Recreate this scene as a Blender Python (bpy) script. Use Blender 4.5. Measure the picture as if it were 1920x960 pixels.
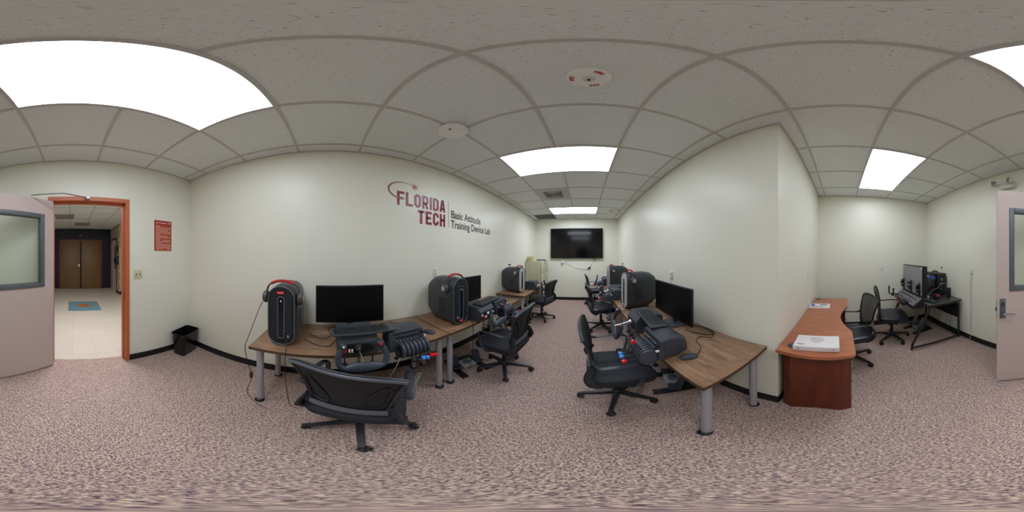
import bpy, bmesh, math, random
from mathutils import Vector, Matrix
random.seed(7)
PI = math.pi
R = math.radians
C = bpy.context.scene.collection
for o in list(bpy.data.objects):
    bpy.data.objects.remove(o)

# ------------------------------------------------------------------ camera, world, exposure
sc = bpy.context.scene
CAMZ = 1.47
cam = bpy.data.cameras.new('camera')
cam.type = 'PANO'
try:
    cam.panorama_type = 'EQUIRECTANGULAR'
except Exception:
    pass
try:
    cam.cycles.panorama_type = 'EQUIRECTANGULAR'
except Exception:
    pass
cam.clip_start = 0.02
cam_o = bpy.data.objects.new('camera', cam)
C.objects.link(cam_o)
cam_o.location = (0, 0, CAMZ)
cam_o.rotation_euler = (PI / 2, 0, R(25.55))
sc.camera = cam_o
w = bpy.data.worlds.new('world')
sc.world = w
w.use_nodes = True
w.node_tree.nodes['Background'].inputs[0].default_value = (0.6, 0.65, 0.7, 1)
w.node_tree.nodes['Background'].inputs[1].default_value = 0.05
sc.view_settings.view_transform = 'Standard'
sc.view_settings.look = 'None'
sc.view_settings.gamma = 1
sc.view_settings.use_curve_mapping = False
sc.view_settings.exposure = 0.0
sc.cycles.max_bounces = 16
sc.cycles.diffuse_bounces = 10
LAMP = 9.8          # radiance of the lab's fluorescent diffusers
CORRIDOR_ADDED_LAMP = 27.0  # strength of the unseen light added in the corridor

# ------------------------------------------------------------------ materials
def lin(c):
    return tuple(((v / 255) / 12.92 if v / 255 <= 0.04045 else ((v / 255 + 0.055) / 1.055) ** 2.4) for v in c)

def M(name, rgb, rough=0.5, metal=0.0, var=0.0, vscale=20, bump=0.0, bscale=200, spec=0.5, emit=0, alpha=1.0):
    m = bpy.data.materials.new(name)
    m.use_nodes = True
    nt = m.node_tree
    b = nt.nodes['Principled BSDF']
    col = lin(rgb) + (1,)
    b.inputs['Base Color'].default_value = col
    b.inputs['Roughness'].default_value = rough
    b.inputs['Metallic'].default_value = metal
    b.inputs['Specular IOR Level'].default_value = spec
    tc = nt.nodes.new('ShaderNodeTexCoord')
    n = nt.nodes.new('ShaderNodeTexNoise')
    n.inputs['Scale'].default_value = vscale
    n.inputs['Detail'].default_value = 3
    nt.links.new(tc.outputs['Object'], n.inputs['Vector'])
    mx = nt.nodes.new('ShaderNodeMix'); mx.data_type = 'RGBA'
    v = max(var, 0.03)
    mx.inputs[6].default_value = tuple(c * (1 - v) for c in col[:3]) + (1,)
    mx.inputs[7].default_value = tuple(min(1, c * (1 + v)) for c in col[:3]) + (1,)
    nt.links.new(n.outputs['Fac'], mx.inputs[0])
    nt.links.new(mx.outputs[2], b.inputs['Base Color'])
    if bump:
        n2 = nt.nodes.new('ShaderNodeTexNoise'); n2.inputs['Scale'].default_value = bscale
        nt.links.new(tc.outputs['Object'], n2.inputs['Vector'])
        bp = nt.nodes.new('ShaderNodeBump'); bp.inputs['Strength'].default_value = bump
        bp.inputs['Distance'].default_value = 0.002
        nt.links.new(n2.outputs['Fac'], bp.inputs['Height'])
        nt.links.new(bp.outputs[0], b.inputs['Normal'])
    if emit:
        b.inputs['Emission Color'].default_value = col
        b.inputs['Emission Strength'].default_value = emit
    if alpha < 1:
        b.inputs['Alpha'].default_value = alpha
    return m

def ramp(nt, fac, stops, interp='LINEAR'):
    r = nt.nodes.new('ShaderNodeValToRGB')
    r.color_ramp.interpolation = interp
    els = r.color_ramp.elements
    while len(els) < len(stops):
        els.new(0.5)
    for e, (p, c) in zip(els, stops):
        e.position = p; e.color = lin(c) + (1,)
    nt.links.new(fac, r.inputs[0])
    return r

def node_mat(name, rough=0.8):
    m = bpy.data.materials.new(name); m.use_nodes = True
    nt = m.node_tree
    b = nt.nodes['Principled BSDF']; b.inputs['Roughness'].default_value = rough
    tc = nt.nodes.new('ShaderNodeTexCoord')
    return m, nt, b, tc

def mapping(nt, tc, scale, rot=(0, 0, 0)):
    mp = nt.nodes.new('ShaderNodeMapping')
    mp.inputs['Scale'].default_value = scale
    mp.inputs['Rotation'].default_value = rot
    nt.links.new(tc.outputs['Object'], mp.inputs['Vector'])
    return mp.outputs[0]

def carpet_mat():
    m, nt, b, tc = node_mat('carpet', 1.0)
    b.inputs['Specular IOR Level'].default_value = 0.1
    v = nt.nodes.new('ShaderNodeTexVoronoi'); v.inputs['Scale'].default_value = 1.0
    nt.links.new(mapping(nt, tc, (210, 150, 100)), v.inputs['Vector'])
    sp = nt.nodes.new('ShaderNodeSeparateColor'); nt.links.new(v.outputs['Color'], sp.inputs[0])
    n = nt.nodes.new('ShaderNodeTexNoise'); n.inputs['Scale'].default_value = 1.0; n.inputs['Detail'].default_value = 4
    nt.links.new(mapping(nt, tc, (120, 62, 60)), n.inputs['Vector'])
    mx = nt.nodes.new('ShaderNodeMath'); mx.operation = 'MULTIPLY_ADD'
    nt.links.new(sp.outputs[0], mx.inputs[0]); mx.inputs[1].default_value = 0.42
    sb = nt.nodes.new('ShaderNodeMath'); sb.operation = 'MULTIPLY_ADD'
    nt.links.new(n.outputs['Fac'], sb.inputs[0]); sb.inputs[1].default_value = 1.5; sb.inputs[2].default_value = -0.5
    nt.links.new(sb.outputs[0], mx.inputs[2])
    r = ramp(nt, mx.outputs[0], [(0.14, (106, 82, 90)), (0.34, (154, 130, 128)), (0.52, (184, 160, 149)), (0.72, (216, 193, 170)), (0.97, (234, 213, 186))])
    nt.links.new(r.outputs[0], b.inputs['Base Color'])
    bp = nt.nodes.new('ShaderNodeBump'); bp.inputs['Strength'].default_value = 0.6; bp.inputs['Distance'].default_value = 0.004
    nt.links.new(mx.outputs[0], bp.inputs['Height']); nt.links.new(bp.outputs[0], b.inputs['Normal'])
    return m

def ceiling_mat():
    m, nt, b, tc = node_mat('acoustic_tile', 0.95)
    b.inputs['Specular IOR Level'].default_value = 0.15
    n = nt.nodes.new('ShaderNodeTexNoise'); n.inputs['Scale'].default_value = 1; n.inputs['Detail'].default_value = 3
    n.inputs['Roughness'].default_value = 0.6
    nt.links.new(mapping(nt, tc, (115, 150, 110)), n.inputs['Vector'])
    r = ramp(nt, n.outputs['Fac'], [(0.29, (138, 134, 130)), (0.36, (227, 231, 230)), (0.7, (233, 237, 236))])
    nt.links.new(r.outputs[0], b.inputs['Base Color'])
    bp = nt.nodes.new('ShaderNodeBump'); bp.inputs['Strength'].default_value = 0.4; bp.inputs['Distance'].default_value = 0.002
    nt.links.new(n.outputs['Fac'], bp.inputs['Height']); nt.links.new(bp.outputs[0], b.inputs['Normal'])
    return m

def wood_mat(name, stops, rough, scale=(9, 1.6, 9), coat=0.0):
    m, nt, b, tc = node_mat(name, rough)
    n = nt.nodes.new('ShaderNodeTexNoise'); n.inputs['Scale'].default_value = 1; n.inputs['Detail'].default_value = 6
    n.inputs['Distortion'].default_value = 0.6
    nt.links.new(mapping(nt, tc, tuple(s * 3 for s in scale)), n.inputs['Vector'])
    n2 = nt.nodes.new('ShaderNodeTexNoise'); n2.inputs['Scale'].default_value = 1; n2.inputs['Detail'].default_value = 3
    nt.links.new(mapping(nt, tc, tuple(s * 14 for s in scale)), n2.inputs['Vector'])
    a = nt.nodes.new('ShaderNodeMath'); a.operation = 'MULTIPLY_ADD'; a.inputs[1].default_value = 0.35
    nt.links.new(n2.outputs['Fac'], a.inputs[0])
    s = nt.nodes.new('ShaderNodeMath'); s.operation = 'MULTIPLY_ADD'; s.inputs[1].default_value = 1.0; s.inputs[2].default_value = -0.17
    nt.links.new(n.outputs['Fac'], s.inputs[0]); nt.links.new(s.outputs[0], a.inputs[2])
    r = ramp(nt, a.outputs[0], stops)
    nt.links.new(r.outputs[0], b.inputs['Base Color'])
    b.inputs['Coat Weight'].default_value = coat
    return m

def brick_mat(name, c1, c2, mortar, wx, hz_, offset=0.5, msize=0.004, rough=0.6, swap=None):
    m, nt, b, tc = node_mat(name, rough)
    br = nt.nodes.new('ShaderNodeTexBrick')
    br.offset = offset
    br.inputs['Color1'].default_value = lin(c1) + (1,)
    br.inputs['Color2'].default_value = lin(c2) + (1,)
    br.inputs['Mortar'].default_value = lin(mortar) + (1,)
    br.inputs['Scale'].default_value = 1
    br.inputs['Mortar Size'].default_value = msize
    br.inputs['Brick Width'].default_value = wx
    br.inputs['Row Height'].default_value = hz_
    if swap:
        sx = nt.nodes.new('ShaderNodeSeparateXYZ'); nt.links.new(tc.outputs['Object'], sx.inputs[0])
        cx = nt.nodes.new('ShaderNodeCombineXYZ')
        ad = nt.nodes.new('ShaderNodeMath'); ad.operation = 'ADD'
        nt.links.new(sx.outputs[0], ad.inputs[0]); nt.links.new(sx.outputs[1], ad.inputs[1])
        nt.links.new(ad.outputs[0], cx.inputs[0]); nt.links.new(sx.outputs[2], cx.inputs[1])
        nt.links.new(cx.outputs[0], br.inputs['Vector'])
    else:
        nt.links.new(tc.outputs['Object'], br.inputs['Vector'])
    nt.links.new(br.outputs['Color'], b.inputs['Base Color'])
    return m

def fabric_mesh_mat(name, rgb, opac):
    m, nt, b, tc = node_mat(name, 0.7)
    b.inputs['Base Color'].default_value = lin(rgb) + (1,)
    wv = nt.nodes.new('ShaderNodeTexWave'); wv.bands_direction = 'Z'; wv.inputs['Scale'].default_value = 90
    nt.links.new(tc.outputs['Object'], wv.inputs['Vector'])
    r = nt.nodes.new('ShaderNodeMapRange')
    r.inputs[3].default_value = max(0, opac - 0.12); r.inputs[4].default_value = min(1, opac + 0.12)
    nt.links.new(wv.outputs['Fac'], r.inputs[0])
    nt.links.new(r.outputs[0], b.inputs['Alpha'])
    return m

def glass_mat():
    m = bpy.data.materials.new('pane_glass'); m.use_nodes = True
    nt = m.node_tree; nt.nodes.clear()
    out = nt.nodes.new('ShaderNodeOutputMaterial')
    t = nt.nodes.new('ShaderNodeBsdfTransparent'); t.inputs[0].default_value = (0.93, 0.96, 0.93, 1)
    g = nt.nodes.new('ShaderNodeBsdfGlossy'); g.inputs['Roughness'].default_value = 0.02
    f = nt.nodes.new('ShaderNodeFresnel'); f.inputs[0].default_value = 1.3
    mx = nt.nodes.new('ShaderNodeMixShader')
    nt.links.new(f.outputs[0], mx.inputs[0]); nt.links.new(t.outputs[0], mx.inputs[1]); nt.links.new(g.outputs[0], mx.inputs[2])
    nt.links.new(mx.outputs[0], out.inputs[0])
    return m

def lamp_mat(name, strength, col=(1, 1, 1)):
    m = bpy.data.materials.new(name); m.use_nodes = True
    nt = m.node_tree; nt.nodes.clear()
    out = nt.nodes.new('ShaderNodeOutputMaterial')
    e = nt.nodes.new('ShaderNodeEmission'); e.inputs[0].default_value = col + (1,); e.inputs[1].default_value = strength
    nt.links.new(e.outputs[0], out.inputs[0])
    return m

WALL = M('cream_wall_paint', (231, 230, 213), 0.38, var=0.02, vscale=2, bump=0.08, bscale=260, spec=0.45)
CARPET = carpet_mat()
TILE = ceiling_mat()
GRID = M('ceiling_grid_metal', (196, 193, 190), 0.5)
BASEB = M('black_vinyl_base', (18, 18, 20), 0.45)
WALNUT = wood_mat('walnut_laminate', [(0.2, (100, 72, 52)), (0.5, (138, 106, 80)), (0.8, (166, 134, 104))], 0.36)
WALNUT_EDGE = M('walnut_edge_band', (84, 56, 36), 0.5, var=0.1)
CHERRY = wood_mat('cherry_veneer_top', [(0.2, (150, 84, 54)), (0.55, (170, 100, 66)), (0.9, (188, 120, 84))], 0.3, coat=0.2)
CHERRY_D = wood_mat('cherry_panel_dark', [(0.2, (76, 26, 3)), (0.55, (100, 38, 6)), (0.9, (120, 52, 11))], 0.35, scale=(5, 5, 1.0), coat=0.1)
SILVER = M('silver_powder_coat', (172, 172, 180), 0.35, metal=0.3)
CHROME = M('brushed_chrome', (190, 190, 195), 0.22, metal=1.0)
BLACK = M('black_plastic', (26, 26, 29), 0.42)
BLACKM = M('matte_black', (16, 16, 18), 0.7)
CHARCOAL = M('charcoal_plastic', (58, 62, 70), 0.48, var=0.04)
CHARCOAL2 = M('slate_plastic', (62, 67, 78), 0.45, var=0.04)
CASE = M('dark_case_shell', (56, 59, 64), 0.36, var=0.05, vscale=6)
CASE_R = M('case_front_rim', (92, 97, 104), 0.3, metal=0.3)
SEATM = M('black_seat_fabric', (31, 34, 41), 0.75, var=0.15, vscale=300, bump=0.3, bscale=700)
LEATHER = M('black_seat_leather', (26, 29, 38), 0.35, var=0.1, vscale=40, bump=0.1, bscale=200)
FRAME = M('chair_frame_plastic', (37, 39, 44), 0.42)
ARM = M('armrest_plastic', (52, 54, 60), 0.4)
LUMBAR = M('lumbar_bar_grey', (92, 98, 106), 0.4)
MESHM = fabric_mesh_mat('chair_mesh_dense', (34, 36, 40), 0.86)
MESHL = fabric_mesh_mat('chair_mesh_light', (44, 44, 46), 0.6)
SCREEN = M('screen_black', (5, 5, 7), 0.12, spec=0.5)
SCREEN_MON = M('screen_matte', (7, 7, 9), 0.4, spec=0.25)
GLASS = glass_mat()
LAMPM = lamp_mat('lit_diffuser', LAMP, (0.88, 0.94, 1.08))
LAMP_FAR = lamp_mat('lit_diffuser_far', LAMP * 1.55, (0.88, 0.94, 1.08))
LAMP_ALC = lamp_mat('lit_diffuser_alcove', LAMP * .82, (0.88, 0.94, 1.08))
LAMPC_ADDED = lamp_mat('added_corridor_light', CORRIDOR_ADDED_LAMP, (0.97, 0.97, 1.0))
WHITE = M('white_plastic', (225, 223, 218), 0.4)
OFFW = M('off_white_enamel', (205, 203, 190), 0.4)
CABINET = M('putty_enamel', (190, 188, 158), 0.4)
PAPER = M('white_paper', (222, 216, 214), 0.6)
PAPER_INK = M('grey_print', (150, 146, 146), 0.7)
RED = M('red_plastic', (214, 24, 30), 0.35)
REDF = M('red_headband_pad', (176, 32, 34), 0.6)
BLUE = M('blue_plastic', (70, 140, 214), 0.35)
ORANGE_F = M('rust_painted_steel', (192, 104, 62), 0.42, var=0.06, vscale=3)
DOORM = M('mauve_beige_door_paint', (204, 186, 178), 0.5, var=0.02, vscale=3)
VFRAME = M('grey_window_frame', (96, 102, 104), 0.45)
CRIMSON = M('crimson_vinyl', (138, 34, 66), 0.35)
BRONZE = M('bronze_vinyl', (160, 116, 88), 0.3, metal=0.3)
DGREY = M('dark_grey_vinyl', (84, 82, 82), 0.4)
SIGN = M('orange_sign_print', (180, 70, 40), 0.45)
SIGNL = M('sign_pale_print', (222, 190, 176), 0.5)
SIGNR = M('sign_red_header', (160, 44, 34), 0.45)
IVORY = M('ivory_plate', (206, 204, 164), 0.4)
CUP = M('brown_ear_cup', (72, 66, 64), 0.4)
CUPL = M('ear_cup_badge', (190, 170, 156), 0.35)
TINT = M('grey_mesh_strip', (150, 150, 150), 0.5)
NAVY = brick_mat('navy_block_wall', (12, 20, 44), (10, 18, 40), (8, 13, 28), 0.4, 0.2, swap=True, msize=0.006)
BLOCK = brick_mat('cream_block_wall', (190, 178, 152), (184, 172, 146), (110, 98, 80), 0.4, 0.2, swap=True, msize=0.008)
VCT = brick_mat('corridor_floor_tile', (214, 204, 190), (209, 200, 186), (196, 186, 172), 0.305, 0.305, offset=0, msize=0.003, rough=0.25)
TANDOOR = M('tan_corridor_door', (118, 88, 54), 0.45, var=0.05)
REDFRAME = M('red_door_frame', (112, 36, 30), 0.45)
TEAL = M('teal_floor_inlay', (112, 150, 162), 0.3)
ORANGE = M('orange_floor_inlay', (188, 104, 50), 0.3)
STAIN = M('brown_water_stain', (168, 142, 112), 0.9, var=0.12, vscale=18)
PALE = M('pale_grey_front', (186, 186, 184), 0.4)
GREYPANEL = M('grey_panel', (104, 104, 103), 0.4, metal=0.2)
BLUESTRIP = M('blue_label', (48, 96, 190), 0.4)

# ------------------------------------------------------------------ mesh builder
SINGULAR = {'slots': 'slot', 'sockets': 'socket', 'lettering': 'word', 'rubber_feet': 'rubber_foot', 'feet': 'foot', 'rivets': 'rivet', 'toggle_switches': 'toggle_switch',
            'rocker_switches': 'rocker_switch', 'base_rails': 'base_rail', 'stickers': 'sticker', 'control_knobs': 'control_knob', 'throttle_levers': 'throttle_lever', 'side_vents': 'side_vent',
            'front_ports': 'front_port', 'switches': 'switch', 'autopilot_buttons': 'autopilot_button', 'printed_blocks': 'printed_block', 'honeycomb_vents': 'honeycomb_vent',
            'university_name': 'university_name', 'lever_arches': 'lever_arch', 'grille_bars': 'grille_bar', 'keys': 'key_block'}
class MB:
    def __init__(s):
        s.bm = bmesh.new()
    def _add(s, verts, faces, mi=0, smooth=False):
        vs = [s.bm.verts.new(v) for v in verts]
        out = []
        for f in faces:
            try:
                fc = s.bm.faces.new([vs[i] for i in f]); fc.material_index = mi; fc.smooth = smooth
                out.append(fc)
            except ValueError:
                pass
        return vs
    def box(s, c, size, r=0.0, seg=2, rot=None, mi=0):
        t = bmesh.new()
        bmesh.ops.create_cube(t, size=1)
        bmesh.ops.scale(t, vec=size, verts=t.verts)
        if r > 0:
            bmesh.ops.bevel(t, geom=list(t.edges), offset=min(r, min(size) * 0.49), segments=seg, profile=0.5, affect='EDGES')
        mat = Matrix.Translation(c)
        if rot:
            mat = mat @ Matrix.Rotation(rot[2], 4, 'Z') @ Matrix.Rotation(rot[1], 4, 'Y') @ Matrix.Rotation(rot[0], 4, 'X')
        bmesh.ops.transform(t, matrix=mat, verts=t.verts)
        s.merge(t, mi, r > 0)
        return s
    def merge(s, t, mi=0, smooth=False):
        t.verts.index_update()
        vs = [s.bm.verts.new(v.co) for v in t.verts]
        for f in t.faces:
            fc = s.bm.faces.new([vs[v.index] for v in f.verts]); fc.material_index = mi; fc.smooth = smooth or f.smooth
        t.free()
    def bx(s, x0, x1, y0, y1, z0, z1, r=0.0, mi=0):
        return s.box(((x0 + x1) / 2, (y0 + y1) / 2, (z0 + z1) / 2), (abs(x1 - x0), abs(y1 - y0), abs(z1 - z0)), r, mi=mi)
    def cone(s, p0, p1, r0, r1=None, n=16, mi=0, caps=True):
        if r1 is None: r1 = r0
        p0 = Vector(p0); p1 = Vector(p1); d = (p1 - p0).normalized()
        a = d.orthogonal().normalized(); b = d.cross(a)
        vs = []
        for p, r in ((p0, r0), (p1, r1)):
            for i in range(n):
                t = 2 * PI * i / n
                vs.append(p + a * math.cos(t) * r + b * math.sin(t) * r)
        vv = s._add(vs, [(i, (i + 1) % n, n + (i + 1) % n, n + i) for i in range(n)], mi, True)
        if caps:
            for k in (0, 1):
                try:
                    f = s.bm.faces.new(vv[k * n:(k + 1) * n]); f.material_index = mi
                except ValueError: pass
        return s
    def tube(s, pts, r, n=8, mi=0, closed=False, flat=None):
        """sweep; flat=(rw, rh, up) gives elliptical profile"""
        pts = [Vector(p) for p in pts]
        m = len(pts); rings = []
        up = Vector(flat[2]) if flat else None
        prev = None
        for i, p in enumerate(pts):
            if closed: d = (pts[(i + 1) % m] - pts[i - 1])
            else: d = pts[min(i + 1, m - 1)] - pts[max(i - 1, 0)]
            d.normalize()
            if flat:
                b = (up - d * up.dot(d)).normalized(); a = d.cross(b)
            else:
                if prev is None: a = d.orthogonal().normalized()
                else: a = (prev - d * prev.dot(d)).normalized()
                prev = a; b = d.cross(a)
            ra, rb = (flat[0], flat[1]) if flat else (r, r)
            if isinstance(r, (list, tuple)) and not flat: ra = rb = r[i]
            ring = []
            for k in range(n):
                t = 2 * PI * k / n
                ring.append(s.bm.verts.new(p + a * math.cos(t) * ra + b * math.sin(t) * rb))
            rings.append(ring)
        for i in range(m if closed else m - 1):
            q = rings[i]; w_ = rings[(i + 1) % m]
            for k in range(n):
                f = s.bm.faces.new((q[k], q[(k + 1) % n], w_[(k + 1) % n], w_[k])); f.smooth = True; f.material_index = mi
        if not closed:
            for q in (rings[0], rings[-1]):
                f = s.bm.faces.new(q); f.material_index = mi
        return s
    def prism(s, poly, z0, z1, mi=0, axis='z'):
        def P(u, v, w_):
            return {'z': (u, v, w_), 'x': (w_, u, v), 'y': (u, w_, v)}[axis]
        n = len(poly)
        vs = [P(u, v, z0) for u, v in poly] + [P(u, v, z1) for u, v in poly]
        fs = [(i, (i + 1) % n, n + (i + 1) % n, n + i) for i in range(n)] + [tuple(range(n)), tuple(range(n, 2 * n))]
        s._add(vs, fs, mi); return s
    def lathe(s, prof, n=24, c=(0, 0, 0), axis='z', mi=0):
        rings = []
        for r, h in prof:
            ring = []
            for k in range(n):
                t = 2 * PI * k / n
                u, v = r * math.cos(t), r * math.sin(t)
                p = {'z': (u, v, h), 'x': (h, u, v), 'y': (u, h, v)}[axis]
                ring.append(s.bm.verts.new((p[0] + c[0], p[1] + c[1], p[2] + c[2])))
            rings.append(ring)
        for a, b in zip(rings, rings[1:]):
            for k in range(n):
                f = s.bm.faces.new((a[k], a[(k + 1) % n], b[(k + 1) % n], b[k])); f.smooth = True; f.material_index = mi
        for q in (rings[0], rings[-1]):
            f = s.bm.faces.new(q); f.material_index = mi
        return s
    def loft(s, rings, mi=0, cap=True, smooth=True):
        rr = [[s.bm.verts.new(p) for p in ring] for ring in rings]
        n = len(rr[0])
        for a, b in zip(rr, rr[1:]):
            for k in range(n):
                f = s.bm.faces.new((a[k], a[(k + 1) % n], b[(k + 1) % n], b[k])); f.smooth = smooth; f.material_index = mi
        if cap:
            for q in (rr[0], rr[-1]):
                f = s.bm.faces.new(q); f.material_index = mi
        return s
    def pieces(s):
        bm = s.bm; bm.verts.index_update(); bm.faces.index_update()
        seen = {}; isl = []
        for v0 in bm.verts:
            if v0.index in seen: continue
            st = [v0]; seen[v0.index] = len(isl); vs = []
            while st:
                v = st.pop(); vs.append(v)
                for e in v.link_edges:
                    q = e.other_vert(v)
                    if q.index not in seen: seen[q.index] = len(isl); st.append(q)
            lo = [min(v.co[i] for v in vs) for i in range(3)]; hi = [max(v.co[i] for v in vs) for i in range(3)]
            isl.append((lo, hi, max(b - a for a, b in zip(lo, hi))))
        k = len(isl)
        if k > 900 or k < 2: return None
        par = list(range(k))
        def root(i):
            while par[i] != i: i = par[i]
            return i
        for i in range(k):
            for j in range(i + 1, k):
                g = math.sqrt(sum(max(0, isl[i][0][a] - isl[j][1][a], isl[j][0][a] - isl[i][1][a]) ** 2 for a in range(3)))
                if g <= max(.02, .5 * max(isl[i][2], isl[j][2])): par[root(j)] = root(i)
        rs = sorted({root(i) for i in range(k)})
        if len(rs) < 2: return None
        out = []
        for r_ in rs:
            m = MB(); mp = {}
            for v in bm.verts:
                if root(seen[v.index]) == r_: mp[v.index] = m.bm.verts.new(v.co)
            for f in bm.faces:
                if f.verts[0].index in mp:
                    nf = m.bm.faces.new([mp[v.index] for v in f.verts]); nf.smooth = f.smooth; nf.material_index = f.material_index
            out.append(m)
        bm.free()
        return out
    def build(s, name, mat, parent=None, weld=False, sharp=True):
        ps_ = s.pieces() if parent is not None else None
        if ps_:
            nm = SINGULAR.get(name, name)
            return [m._build(nm, mat, parent, sharp) for m in ps_][0]
        return s._build(name, mat, parent, sharp)
    def _build(s, name, mat, parent=None, sharp=True):
        me = bpy.data.meshes.new(name)
        bmesh.ops.recalc_face_normals(s.bm, faces=s.bm.faces)
        s.bm.to_mesh(me); s.bm.free()
        for m in (mat if isinstance(mat, (list, tuple)) else [mat]):
            me.materials.append(m)
        if sharp:
            try: me.set_sharp_from_angle(angle=R(38))
            except Exception: pass
        o = bpy.data.objects.new(name, me)
        C.objects.link(o)
        if parent: o.parent = parent
        return o

def tag(o, label=None, cat=None, group=None, kind=None):
    if label: o['label'] = label
    if cat: o['category'] = cat
    if group: o['group'] = group
    if kind: o['kind'] = kind
    return o

def thing(name, label, cat, loc=(0, 0, 0), rz=0, group=None, kind=None):
    o = bpy.data.objects.new(name, None); C.objects.link(o)
    o.empty_display_size = 0.05
    o.location = loc; o.rotation_euler = (0, 0, rz)
    return tag(o, label, cat, group, kind)

def children(o):
    return [c for c in bpy.data.objects if c.parent == o]

def copy_tree(o, parent=None):
    c = o.copy(); C.objects.link(c); c.parent = parent
    for ch in children(o):
        copy_tree(ch, c)
    return c

def dup(root, label, loc, rz, group=None):
    r = copy_tree(root); r.location = loc; r.rotation_euler = (0, 0, rz); r['label'] = label
    if group: r['group'] = group
    return r

def struct(name, mb, mat, parent=None, kind='structure'):
    o = mb.build(name, mat, parent)
    if parent is None: o['kind'] = kind
    return o

def text_mesh(mb, s, size, place, xs=1.0, mi=0, align='LEFT', bold=0.0):
    """place(u, v) -> 3D; flat vinyl lettering"""
    cu = bpy.data.curves.new('lettering', 'FONT'); cu.body = s; cu.size = size; cu.align_x = align; cu.offset = bold
    ob = bpy.data.objects.new('lettering', cu); C.objects.link(ob)
    dg = bpy.context.evaluated_depsgraph_get(); dg.update()
    me = bpy.data.meshes.new_from_object(ob.evaluated_get(dg))
    vs = [place(v.co.x * xs, v.co.y) for v in me.vertices]
    mb._add(vs, [tuple(p.vertices) for p in me.polygons], mi)
    bpy.data.objects.remove(ob); bpy.data.curves.remove(cu); bpy.data.meshes.remove(me)

def smooth_path(pts, n=8):
    pts = [Vector(p) for p in pts]
    out = []
    for i in range(len(pts) - 1):
        p0 = pts[max(i - 1, 0)]; p1 = pts[i]; p2 = pts[i + 1]; p3 = pts[min(i + 2, len(pts) - 1)]
        for k in range(n):
            t = k / n
            out.append(0.5 * ((2 * p1) + (-p0 + p2) * t + (2 * p0 - 5 * p1 + 4 * p2 - p3) * t * t + (-p0 + 3 * p1 - 3 * p2 + p3) * t ** 3))
    out.append(pts[-1])
    return out

def cable(name, pts, r, mat, label=None, cat='cable', parent=None, group=None):
    mb = MB(); mb.tube(smooth_path(pts, 7), r, 6)
    o = mb.build(name, mat, parent)
    if parent is None: tag(o, label, cat, group)
    return o

# ------------------------------------------------------------------ room shell
XL, XR, XE = -1.65, 1.09, 3.20
YB, YS, YF = -1.87, 0.44, 5.30
HC = 2.706
DX0, DX1, DH = -0.625, 0.235, 2.13      # clear door opening
TH = 0.15
struct('floor', MB().bx(XL - .1, XE + .1, YB - TH + .02, YF + .1, -0.1, 0.0), CARPET)
mb = MB()
mb.bx(XL - .1, XE + .1, YB - TH, YF + .1, HC, HC + 0.06)
ceil = struct('ceiling', mb, TILE)
# T-bar grid hung just under the tiles
gx = [-0.285 + .61 * k for k in range(-3, 7)]
gy = [-0.301 + .61 * k for k in range(-3, 11)]
LIGHTS = [(-.895, .325, 1.529, 2.139), (-.895, .325, 3.969, 4.579), (1.545, 2.765, -.911, -.301), (-.895, .325, -.911, -.301)]
def in_light(x, y):
    return any(a + .01 < x < b - .01 and c + .01 < y < d - .01 for a, b, c, d in LIGHTS)
def in_room(x, y):
    return XL < x < XE and YB < y < YF and not (x > XR and y > YS)
mb = MB()
for x in gx:
    ys = [YB] + [y for y in gy if YB < y < YF] + [YF]
    for a, b in zip(ys, ys[1:]):
        if x > XR and a < YS < b: b = YS
        m_ = (a + b) / 2
        if in_room(x, m_) and not in_light(x, m_):
            mb.bx(x - .0115, x + .0115, a, b, HC - .006, HC + .001)
for y in gy:
    xs = [XL] + [x for x in gx if XL < x < XE] + [XE]
    for a, b in zip(xs, xs[1:]):
        if y > YS and a < XR < b: b = XR
        m_ = (a + b) / 2
        if in_room(m_, y) and not in_light(m_, y):
            mb.bx(a, b, y - .0115, y + .0115, HC - .0055, HC + .001)
# wall angle moulding
for (x0, x1, y0, y1) in [(XL, XL + .02, YB, YF), (XL, XR, YF - .02, YF), (XR - .02, XR, YS - .0, YF), (XR - .02, XE, YS - .02, YS), (XE - .02, XE, YB, YS), (XL, XE, YB, YB + .02)]:
    mb.bx(x0, x1, y0, y1, HC - .005, HC + .001)
mb.build('ceiling_grid', GRID, ceil)
mb = MB()
pts = []
for i in range(26):
    t = 2 * PI * i / 26
    rr = 0.16 + 0.02 * math.sin(3 * t) + 0.012 * math.sin(7 * t)
    pts.append((0.80 + rr * math.cos(t) * .95, 4.25 + rr * 1.0 * math.sin(t)))
inner = [(0.80 + (x - .80) * .72, 4.25 + (y - 4.25) * .72) for x, y in pts]
n = len(pts)
mb._add([(x, y, HC - .0012) for x, y in pts] + [(x, y, HC - .0012) for x, y in inner], [(i, (i + 1) % n, n + (i + 1) % n, n + i) for i in range(n)])
mb.build('water_stain', STAIN, ceil)

struct('wall_left', MB().bx(XL - .1, XL, YB - .02, YF + .1, 0, HC), WALL)
struct('wall_far', MB().bx(XL, XR + .1, YF, YF + .1, 0, HC), WALL)
struct('wall_right', MB().bx(XR, XR + .1, YS, YF, 0, HC), WALL)
struct('wall_alcove_side', MB().bx(XR + .1, XE + .1, YS, YS + .1, 0, HC), WALL)
struct('wall_alcove_end', MB().bx(XE, XE + .1, YB, YS, 0, HC), WALL)
mb = MB()
mb.bx(-4.3, DX0 - .045, YB - TH, YB, 0, HC)
mb.bx(DX1 + .045, XE + .1, YB - TH, YB, 0, HC)
mb.bx(DX0 - .045, DX1 + .045, YB - TH, YB, DH + .045, HC)
struct('wall_back', mb, WALL)
def bb(name, x0, x1, y0, y1):
    mb = MB(); mb.bx(x0, x1, y0, y1, 0, 0.1, r=0.003)
    struct(name, mb, BASEB)
bb('baseboard_left', XL, XL + .008, YB, YF)
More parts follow.
